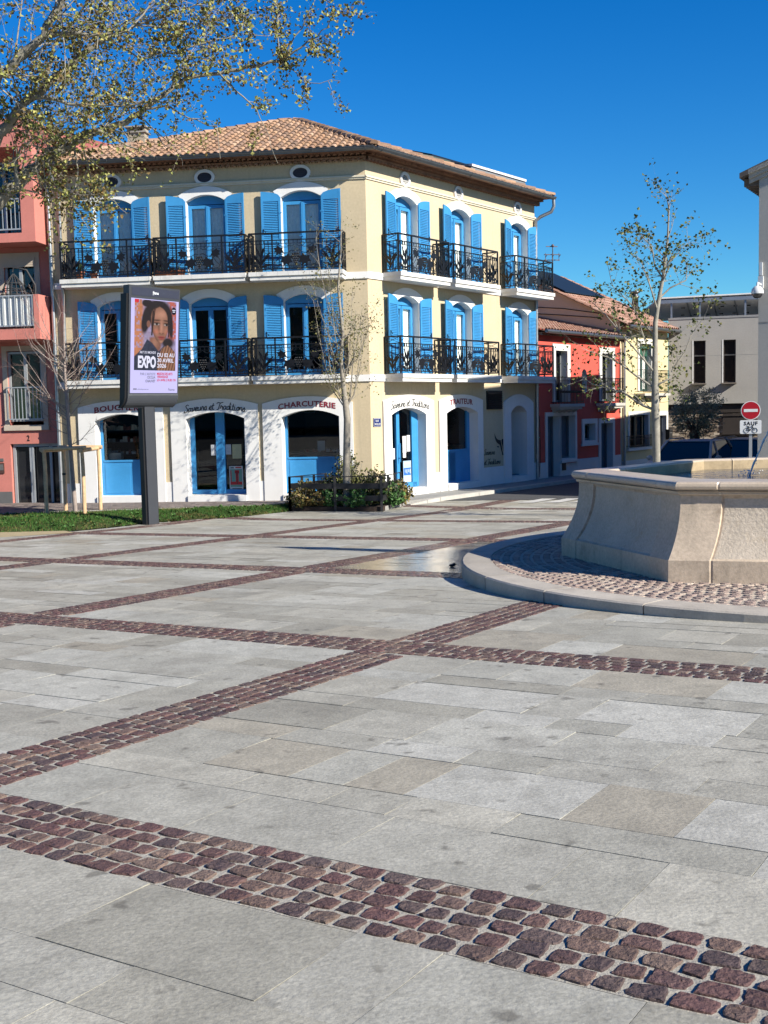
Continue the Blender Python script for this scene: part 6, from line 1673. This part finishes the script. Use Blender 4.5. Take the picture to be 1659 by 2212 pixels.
# bare staked tree on the lawn
rb = random.Random(41); BT = [(-7.42, 27.75, -.9, .055), (-7.46, 27.75, .4, .05), (-7.50, 27.75, 1.6, .042), (-7.52, 27.75, 2.6, .03), (-7.5, 27.75, 3.6, .016), (-7.45, 27.75, 4.4, .006)]
BL_ = []
for k in range(30):
    z0 = rb.uniform(.75, 3.0); sgn = rb.choice((-1, 1)); ln = rb.uniform(.7, 2.0) * (1 if z0 > 1.3 else .45); out = rb.uniform(.3, 1.25) * sgn
    BL_.append([(-7.48, 27.75, z0, .011)] + [(-7.48 + out * t ** .8, 27.75 + rb.uniform(-.25, .25), z0 + ln * t ** 1.2) for t in (.25, .5, .75, 1.0)])
young_tree((-7.42, 27.75, lawn_z(-7.42, 27.6)), BT, BL_, 'bare young tree with thin upright twigs between wooden stakes on the lawn', 19, None, 0, .05, 2, 'bare_tree', mat('bare_bark', (.34, .28, .25), .8, .2, 9, .3, 40))
def tree_guard():
    root = tag(empty('tree_guard', (-7.45, 27.75, -.83)), 'four round wooden stakes with top rails guarding the bare young tree', 'tree guard')
    Mw = mat('stake_wood', (.66, .45, .26), .8, .2, 8, .3, 40, stain=(.30, .22, .15), stain_amt=.6, stain_scale=5)
    S = [(-7.98, 27.3), (-7.06, 27.2), (-6.95, 28.3), (-7.80, 28.3)]
    def L(x, y, z): return (x + 7.45, y - 27.75, z + .83)
    for x, y in S:
        mb = MB(); mb.tube([L(x, y, lawn_z(x, y) - .1), L(x + .01, y, .3), L(x, y, .70)], [.05, .046, .044], 9); mb.build('stake', Mw, root)
    for i in range(4):
        (x, y), (u, v) = S[i], S[(i + 1) % 4]; e = Vector((u - x, v - y)).normalized() * .10; mb = MB(); z = .745 if i % 2 == 0 else .70
        mb.tube([L(x - e.x, y - e.y, z), L(u + e.x, v + e.y, z + .02)], .048, 9); mb.build('rail', Mw, root)
    mb = MB(); 
    for x, y in ((-7.80, 28.3),): 
        for z in (.08,): mb.tube([L(x, y, z), L(x, y, z + .05)], .053, 9)
    mb.build('tie', M_IRON, root)
tree_guard()
# olive tree by the cars
def olive():
    rnd = random.Random(51); b = Vector((9.6, 35.6, -1.0)); root = tag(empty('olive_tree', b), 'small round grey green olive tree against the stone wall behind the cars', 'tree'); tr = MB(); cr = MB()
    tr.tube([(0, 0, -.1), (.02, 0, .7), (-.02, 0, 1.2), (.0, 0, 1.75)], [.17, .15, .16, .13], 10)
    for k in range(9): a = 2 * PI * k / 9; tr.tube([(0, 0, 1.5), (.22 * math.cos(a), .2 * math.sin(a), 1.85), (.5 * math.cos(a), .45 * math.sin(a), 2.2 + .1 * (k % 3))], [.05, .035, .012], 6)
    for k in range(330):
        d = Vector((rnd.gauss(0, 1), rnd.gauss(0, 1), rnd.gauss(0, 1))).normalized(); R = rnd.uniform(.25, 1) ** .5
        c = Vector((d.x * .62 * R, d.y * .6 * R, 2.08 + d.z * .58 * R + (.12 * rnd.random() if d.z > .6 else 0)))
        if d.x > .2 and d.z > .3: c += Vector((.15, 0, .22)) * rnd.random()
        ax = (d + Vector((rnd.gauss(0, .5), rnd.gauss(0, .5), .3 + rnd.gauss(0, .4)))).normalized()
        for j in range(15):
            p = c + ax * (j * .015) + Vector((rnd.gauss(0, .04), rnd.gauss(0, .04), rnd.gauss(0, .04))); dd = (ax + Vector((rnd.gauss(0, .7), rnd.gauss(0, .7), rnd.gauss(0, .7)))).normalized(); s = dd.orthogonal().normalized() * .019
            g = rnd.uniform(.7, 1.4); cr.add([p, p + dd * .035 + s, p + dd * .075, p + dd * .035 - s], [(0, 1, 2, 3)], 0, (.24 * g, .26 * g, .17 * g))
    tr.build('trunk', mat('olive_bark', (.10, .08, .06), .9, .3, 12, .4, 40), root); tag(cr.build('crown', M_LEAF, root), kind='stuff')
olive()

# ------------------------------------------------------------------ planted bed with its dark rail fence
def bed():
    FL, FR, BR, BL = Vector((-2.27, 27.95)), Vector((-.05, 27.30)), Vector((.44, 28.95)), Vector((-1.45, 29.15))
    sheet('soil_bed', [(FL.x, FL.y), (FR.x, FR.y), (BR.x, BR.y), (BL.x, BL.y)], -.79, mat('dark_soil', (.05, .033, .024), .95, .3, 12, .6, 60), skirt=.12)
    root = tag(empty('bed_fence', (FL.x, FL.y, -.9)), 'low black post and board fence round the shrub bed', 'fence'); O = Vector((FL.x, FL.y, -.9))
    Mf = mat('black_board', (.02, .02, .022), .55, .15, 8)
    C = [FL, FR, BR, BL]; 
    for i, (a, b) in enumerate(((FL, FR), (FR, BR), (BL, FL))):
        L = (b - a).length
        for z, h, w in ((.255, .13, .035), (.545, .13, .035)): 
            mb = MB(); mb.bar((a.x - O.x, a.y - O.y, z + .06), (b.x - O.x, b.y - O.y, z + .06), w, h); mb.build('board', Mf, root)
        mb = MB(); mb.bar((a.x - O.x, a.y - O.y, .83), (b.x - O.x, b.y - O.y, .83), .02, .02); mb.build('top_rail', Mf, root)
        n = 2 if i == 0 else 3
        for k in range(n if i < 2 else n + 1):
            p = a.lerp(b, k / n); mb = MB(); mb.box(p.x - O.x - .03, p.x - O.x + .03, p.y - O.y - .03, p.y - O.y + .03, -.05, .84); mb.build('post', Mf, root)
    p = BR; mb = MB(); mb.box(p.x - O.x - .03, p.x - O.x + .03, p.y - O.y - .03, p.y - O.y + .03, -.05, .84); mb.build('post', Mf, root)
    kinds = {'olive': [(.13, .15, .045), (.18, .19, .06), (.10, .10, .035)], 'green': [(.06, .15, .04), (.10, .22, .06), (.05, .11, .035)], 'rust': [(.19, .15, .045), (.22, .15, .055), (.11, .12, .04)]}
    def shrub(x, y, r, h, kind, label, seed):
        rnd = random.Random(seed); root = tag(empty('shrub', (x, y, -.80)), label, 'shrub', 'shrubs in the corner bed'); mb = MB(); st = MB()
        for k in range(int(95 * r / .35)):
            a = rnd.uniform(0, 2 * PI); rr = r * math.sqrt(rnd.random()); hh = h * (1 - .55 * (rr / r) ** 2) * rnd.uniform(.5, 1.1)
            tip = Vector((rr * math.cos(a), rr * math.sin(a), hh)); st.tube([(tip.x * .2, tip.y * .2, 0), (tip.x * .7, tip.y * .7, hh * .6), tip], .006, 4, 0, False)
            for j in range(16):
                t = rnd.uniform(.25, 1.05); p = Vector((tip.x * (.3 + .7 * t), tip.y * (.3 + .7 * t), hh * t)) + Vector((rnd.gauss(0, .03), rnd.gauss(0, .03), rnd.gauss(0, .02)))
                leaf(mb, p, rnd.uniform(.05, .10), rnd, kinds[kind])
        st.build('stems', M_BARKG, root); tag(mb.build('foliage', M_LEAF, root), kind='stuff')
    shrub(-1.95, 28.05, .42, .58, 'rust', 'rusty brown low shrub at the left end of the fenced bed', 1)
    shrub(-1.50, 27.95, .34, .50, 'rust', 'low brownish shrub second from the left end of the fenced bed', 2)
    shrub(-1.22, 27.80, .28, .48, 'green', 'bright green low shrub in the middle front of the fenced bed', 3)
    shrub(-.62, 27.60, .34, .50, 'green', 'green leafy shrub just left of the front right fence post', 4)
    shrub(-.85, 28.35, .52, 1.22, 'olive', 'tallest olive green shrub at the foot of the young corner tree', 5)
    shrub(-.18, 27.95, .36, .95, 'olive', 'tall olive green shrub behind the front right fence post', 6)
    shrub(.18, 27.95, .34, .58, 'green', 'green shrub pushing out of the right side of the fenced bed', 7)
    shrub(.42, 28.3, .30, .62, 'rust', 'yellowish shrub at the right end of the fenced bed', 8)
    shrub(-1.3, 28.6, .36, .72, 'olive', 'olive green shrub behind the long front rail of the bed', 9)
bed()

# ------------------------------------------------------------------ display screen
def display():
    x, y = -5.08, 25.38
    root = tag(empty('display_sign', (x, y, lawn_z(x, y)), rad(57)), 'tall dark grey pillar with a lit exhibition poster screen on the lawn', 'display sign')
    zb = lawn_z(x, y); Z = lambda z: z - zb
    Mg = mat('anthracite', (.05, .055, .066), .42, .05, 3); Mk = mat('black_side', (.012, .012, .014), .5)
    # local: x along the screen (to the viewer's right), -y towards the viewer
    mb = MB(); mb.box(-.155, .145, -.02, .155, -.1, Z(1.70), 0); mb.box(-.20, -.16, .02, .14, -.1, Z(1.70), 1); mb.box(.146, .165, -.01, .14, -.1, Z(1.7), 1); mb.build('post', [Mg, Mk], root)
    TL = .075                                                  # the head leans forward
    def yf(z): return -.16 - TL * (z - 1.9)
    xl, xr = -.78, .76
    mb = MB(); D = .17
    prof = []                                                  # side outline of the head
    prof.append((yf(4.23), 4.23)); prof.append((yf(1.93), 1.93))
    for k in range(1, 8):
        a = k / 7 * PI / 2; prof.append((yf(1.93) + .22 * (1 - math.cos(a)), 1.93 - .27 * math.sin(a)))
    prof += [(yf(1.93) + D, 1.655), (yf(4.23) + D, 4.23)]
    mb.prism([(xl, p[0], Z(p[1])) for p in prof], (xr - xl, 0, 0), 0, 0)
    mb.prism([(xl - .05, p[0] + .04, Z(p[1] if p[1] < 4.2 else 4.05)) for p in prof], (.049, 0, 0), 1); mb.prism([(xr + .001, p[0] + .04, Z(p[1] if p[1] < 4.2 else 4.05)) for p in prof], (.04, 0, 0), 1)
    head = mb.build('housing', [Mg, Mk], root)
    def face(name, parts, par, lift0=.006):
        """flat shapes on the leaning face: parts = [(poly in (x, z), material, layer)]"""
        mb = MB(); ms = []
        for poly, m, lay in parts:
            if m not in ms: ms.append(m)
            mb.poly([(p[0], yf(p[1]) - lift0 - .0012 * lay, Z(p[1])) for p in poly], ms.index(m))
        return mb.build(name, ms, par)
    def R(x0, x1, z0, z1): return [(x0, z0), (x1, z0), (x1, z1), (x0, z1)]
    face('top_panel', [(R(-.70, .72, 4.02, 4.19), mat('panel_navy', (.04, .045, .07), .4), 0)], head)
    seam = face('seam', [(R(xl + .02, xr - .02, 1.925, 1.935), mat('seam_grey', (.2, .21, .22), .5), 0)], head)
    face('logo', [(R(-.085, -.062, 4.055, 4.125), mat('logo_white', (.7, .72, .75), .4, emit=(.8, .85, .9), emit_s=.35), 0)], head)
    def letter(text, w, h, x, z, m, par, bold=.02, lay=6):
        vs, fs = text_mesh(text, 1.0, 0.0, bold, 0, 1.0); a = min(v[0] for v in vs); b = max(v[0] for v in vs); c = min(v[1] for v in vs); d = max(v[1] for v in vs); mb = MB()
        mb.add([(x + (v[0] - a) / (b - a) * w, yf(z + (v[1] - c) / (d - c) * h) - .006 - .0012 * lay, Z(z + (v[1] - c) / (d - c) * h)) for v in vs], fs); return mb.build('lettering', m, par)
    letter('Pézenas', .17, .065, -.085, 4.07, MATS['logo_white'], head, .012)
    E = lambda n, c, s=.62, v=.0: mat('screen_' + n, c, .3, v, 16, emit=c, emit_s=s, tone_k=.06, spec=.3)
    LIL = E('lilac', (.52, .49, .82)); BK = E('black', (.012, .012, .02)); ORG = E('orange', (.40, .17, .10), v=.35); PUR = E('mauve', (.30, .26, .38), v=.35); SK = E('skin', (.36, .185, .13), v=.16); SKL = E('skin_light', (.45, .25, .18), v=.16); SKD = E('skin_dark', (.17, .08, .06), v=.2)
    HAIR = E('hair', (.022, .018, .02)); LIP = E('lip', (.28, .07, .07)); JK = E('jacket', (.025, .028, .045), v=.4); COAT = E('coat', (.20, .11, .075), v=.4); WH = E('white', (.68, .68, .82)); REDT = E('red', (.55, .02, .05)); REDB = E('brick', (.36, .10, .08), v=.4); GRT = E('grey_text', (.15, .15, .20)); PK = E('rose', (.40, .19, .145), v=.25); EYE = E('eye', (.32, .29, .30))
    sc = face('screen', [(R(-.725, .72, 1.97, 3.96), LIL, 1)], head)
    # portrait, built in a 0..100 x 0..168 picture field
    X0, X1, Z0, Z1 = -.62, .645, 2.455, 3.945
    def q(px, py): return (X0 + (X1 - X0) * px / 100, Z1 - (Z1 - Z0) * py / 168)
    def Pg(pts, m, lay): return ([q(*p) for p in pts], m, lay)
    def el(cx, cy, rx, ry, n=16, a0=0): return [(cx + rx * math.cos(2 * PI * k / n + a0), cy + ry * math.sin(2 * PI * k / n + a0)) for k in range(n)]
    # painted portrait: a fine mosaic of printed colour
    rnd = random.Random(64)
    def itp(L, v):
        if v <= L[0][0]: return L[0][1]
        for (a, x), (b, y) in zip(L, L[1:]):
            if v <= b: return x + (y - x) * (v - a) / (b - a)
        return L[-1][1]
    def sm(e): return max(0.0, min(1.0, e))
    def ell(x, y, cx, cy, rx, ry, soft=.12, rot=0.0):
        dx, dy = x - cx, y - cy; c, s_ = math.cos(rot), math.sin(rot); u, v = (dx * c + dy * s_) / rx, (-dx * s_ + dy * c) / ry
        return sm((1 + soft - math.sqrt(u * u + v * v)) / (2 * soft))
    def mixc(a, b, t): return tuple(p + (r - p) * t for p, r in zip(a, b))
    def gau(x, y, cx, cy, r, r2=None): return math.exp(-((x - cx) / r) ** 2 - ((y - cy) / (r2 or r)) ** 2)
    HW = [(13, 2), (18, 11), (26, 17), (38, 20.5), (56, 21.5), (72, 19.5), (84, 15.5), (94, 10), (102, 3)]
    blot = {}
    def colour(x, y):
        k = (int(x / 4), int(y / 5)); 
        if k not in blot: blot[k] = (rnd.uniform(.6, 1.5), rnd.random())
        g, h = blot[k]
        c = mixc((.27, .22, .33), (.42, .17, .09), sm((24 - x) / 8)); c = mixc(c, (.40, .11, .09), sm((x - 76) / 8) * sm((100 - y) / 12)); c = mixc(c, (.30, .26, .42), .7 if h > .72 else 0); c = tuple(v * (.75 + .25 * g) for v in c)
        if x < 10 and y < 8: c = (.55, .03, .04)
        hair = max(ell(x, y, 56, 30, 33, 33), ell(x, y, 27, 46, 10, 34, .15, .15), ell(x, y, 30, 8, 13, 9), ell(x, y, 86, 52, 6, 40, .2, -.08), ell(x, y, 80, 100, 15, 13, .3))
        jack = sm((y - itp([(0, 134), (18, 116), (30, 92), (42, 100), (58, 120), (70, 106), (88, 108), (100, 124)], x)) / 3)
        coat = sm((y - itp([(0, 400), (50, 200), (58, 132), (66, 112), (80, 104), (96, 118), (100, 126)], x)) / 3)
        neck = max(ell(x, y, 50, 102, 13, 22, .2, -.35), 0) * sm((y - 84) / 6)
        c = mixc(c, (.028, .022, .024), hair)
        sk = (.30, .15, .105)
        c = mixc(c, mixc((.17, .08, .06), sk, gau(x, y, 48, 100, 9, 14)), neck)
        c = mixc(c, tuple(v * (.6 + .5 * g) for v in (.03, .034, .055)), jack); fold = .5 + .5 * math.sin(x * .9 + y * .22); c = mixc(c, tuple(v * (.45 + .75 * fold) for v in (.25, .125, .08)), coat)
        c = mixc(c, (.19, .09, .065), ell(x, y, 33, 57, 4.5, 8.5))
        cx = itp([(13, 57), (56, 60), (102, 62)], y); hw = itp(HW, y) if 12 < y < 103 else 0
        if hw > 0:
            f = sm((hw + 1 - abs(x - cx)) / 2.2)
            l = .80 + .55 * gau(x, y, 66, 32, 12, 10) + .55 * gau(x, y, 64, 62, 3.6, 16) + .42 * gau(x, y, 54, 74, 8, 8) + .30 * gau(x, y, 75, 72, 5, 8) + .35 * gau(x, y, 64, 98, 6, 4) + .25 * gau(x, y, 50, 36, 10) - .38 * gau(x, y, 52, 55, 9, 5) - .38 * gau(x, y, 76, 55, 7, 5) - .40 * gau(x, y, 58, 68, 3, 9) - .35 * gau(x, y, 64, 80, 6, 2.5) - .30 * gau(x, y, 64, 93, 7, 2) - .45 * sm((cx - hw + 7 - x) / 8) - .35 * sm((x - cx - hw + 4) / 5)
            s3 = tuple(v * max(l, .25) for v in sk); s3 = mixc(s3, (s3[0] * 1.15, s3[1] * .82, s3[2] * .8), .8 * gau(x, y, 52, 74, 9, 7) + .6 * gau(x, y, 76, 74, 6, 7))
            c = mixc(c, s3, f)
            for ex, ey, rx in ((52, 56, 6.8), (76, 56.5, 5.8)):
                c = mixc(c, (.30, .26, .25), ell(x, y, ex, ey + .4, rx, 2.5, .3)); c = mixc(c, (.02, .014, .013), ell(x, y, ex + .8, ey, 2.7, 2.9, .25)); c = mixc(c, (.03, .018, .016), ell(x, y, ex, ey - 2.4, rx + .8, 1.1, .5)); c = mixc(c, (.05, .028, .022), ell(x, y, ex + .4, ey - 9.5, rx + 2.2, 1.5, .5, -.03 if ex < 60 else .05))
            c = mixc(c, (.08, .035, .028), .8 * max(ell(x, y, 60.5, 77.5, 2, 1, .6), ell(x, y, 68, 77.5, 1.8, 1, .6)))
            c = mixc(c, (.26, .065, .06), max(ell(x, y, 64, 86.2, 8.5, 2.2, .3), ell(x, y, 64.5, 90, 6.8, 2.9, .3))); c = mixc(c, (.09, .02, .02), ell(x, y, 64, 87.8, 8.5, .8, .5))
            for a, b, w_ in (((44, 24), (41, 84), 1.6), ((48, 20), (44, 60), 1.0), ((80, 26), (82, 86), 1.3)):
                t = sm((y - a[1]) / (b[1] - a[1])); hx = a[0] + (b[0] - a[0]) * t; 
                if a[1] < y < b[1]: c = mixc(c, (.028, .02, .02), sm((w_ + .8 - abs(x - hx)) / 1.2))
            c = mixc(c, (.03, .022, .022), sm((24 - y + abs(x - 60) * .55 - 9) / 3) * f)
        return tuple(v * rnd.uniform(.92, 1.08) for v in c)
    NX, NY = 92, 154; mb = MB()
    for j in range(NY):
        for i in range(NX):
            C4 = [q(100 * (i + a) / NX, 168 * (j + b) / NY) for a, b in ((0, 0), (1, 0), (1, 1), (0, 1))]
            mb.add([(p[0], yf(p[1]) - .0084, Z(p[1])) for p in C4], [(0, 1, 2, 3)], 0, colour(100 * (i + .5) / NX, 168 * (j + .5) / NY))
    mb.build('poster_image', mat('screen_portrait', (.3, .2, .2), .3, .04, 20, attr='tone', emit=(1, 1, 1), emit_s=.62, tone_k=.06, spec=.3), sc)
    art = [Pg(el(93, 22, 6, 9, 18), BK, 12), Pg([(89, 19), (97, 19), (97, 21), (89, 21)], WH, 13), Pg([(90, 23), (96, 23), (96, 25), (90, 25)], WH, 13)]
    face('badge', art, sc)
    f = lambda px, py: q(px, py)
    def T(text, px, py, w, h, m, bold=.02): a = f(px, py); letter(text, (X1 - X0) * w / 100, (Z1 - Z0) * h / 168, a[0], a[1], m, sc, bold, 15)
    T('ART DU MONDE', 12, 128, 38, 6, WH, .01); T('EXPO', 8, 163, 43, 30, WH, .045); T('DU 02 AU', 54, 135, 42, 10, WH); T('30 AVRIL', 54, 148, 40, 10, WH); T('2026', 54, 161, 22, 10, WH)
    T("PAR L'ARTISTE", 14, 180, 36, 6.5, GRT, .008); T('CECILIA', 30, 188, 20, 6.5, GRT, .02); T('CHAUVET', 26, 197, 24, 6.5, GRT, .03)
    T('MAISON DES ARTS', 54, 179, 38, 6.5, REDT, .03); T('VERNISSAGE', 54, 186, 27, 6, REDT, .03); T('LE 4 AVRIL 2 RUES 17H', 54, 194, 46, 6, REDT, .03)
    T('■■ villedepezenas', -2, 216, 36, 4.5, GRT, .01); T('Pézenas', 82, 217, 16, 6, GRT, .01)
display()

# ------------------------------------------------------------------ unseen terrace added behind the viewer: blocks sky, darkens window reflections
def terrace():
    root = tag(empty('added_terrace', (-14, -16, .4)), 'unseen stone terrace added behind the viewer to block sky and darken reflections', 'house'); mb = MB()
    M_T = mat('old_stone', (.30, .26, .20), .9, .15, 2, .3, 40, streak=.3)
    mb.prism([(-24, 0, -1), (-24, 0, 11), (-24, -4, 13.5), (-24, -8, 11), (-24, -8, -1)], (44, 0, 0)); mb.build('wall', M_T, root)
    for i in range(14):
        for z in (1.0, 4.2, 7.4):
            w = MB(); x = -22.5 + 3.05 * i; w.box(x, x + 1.2, .002, .03, z, z + 2.0, 0); w.box(x + .06, x + 1.14, .031, .036, z + .06, z + 1.94, 1); w.build('window', [M_WHITE, MATS['dark_pane']], root)
terrace()
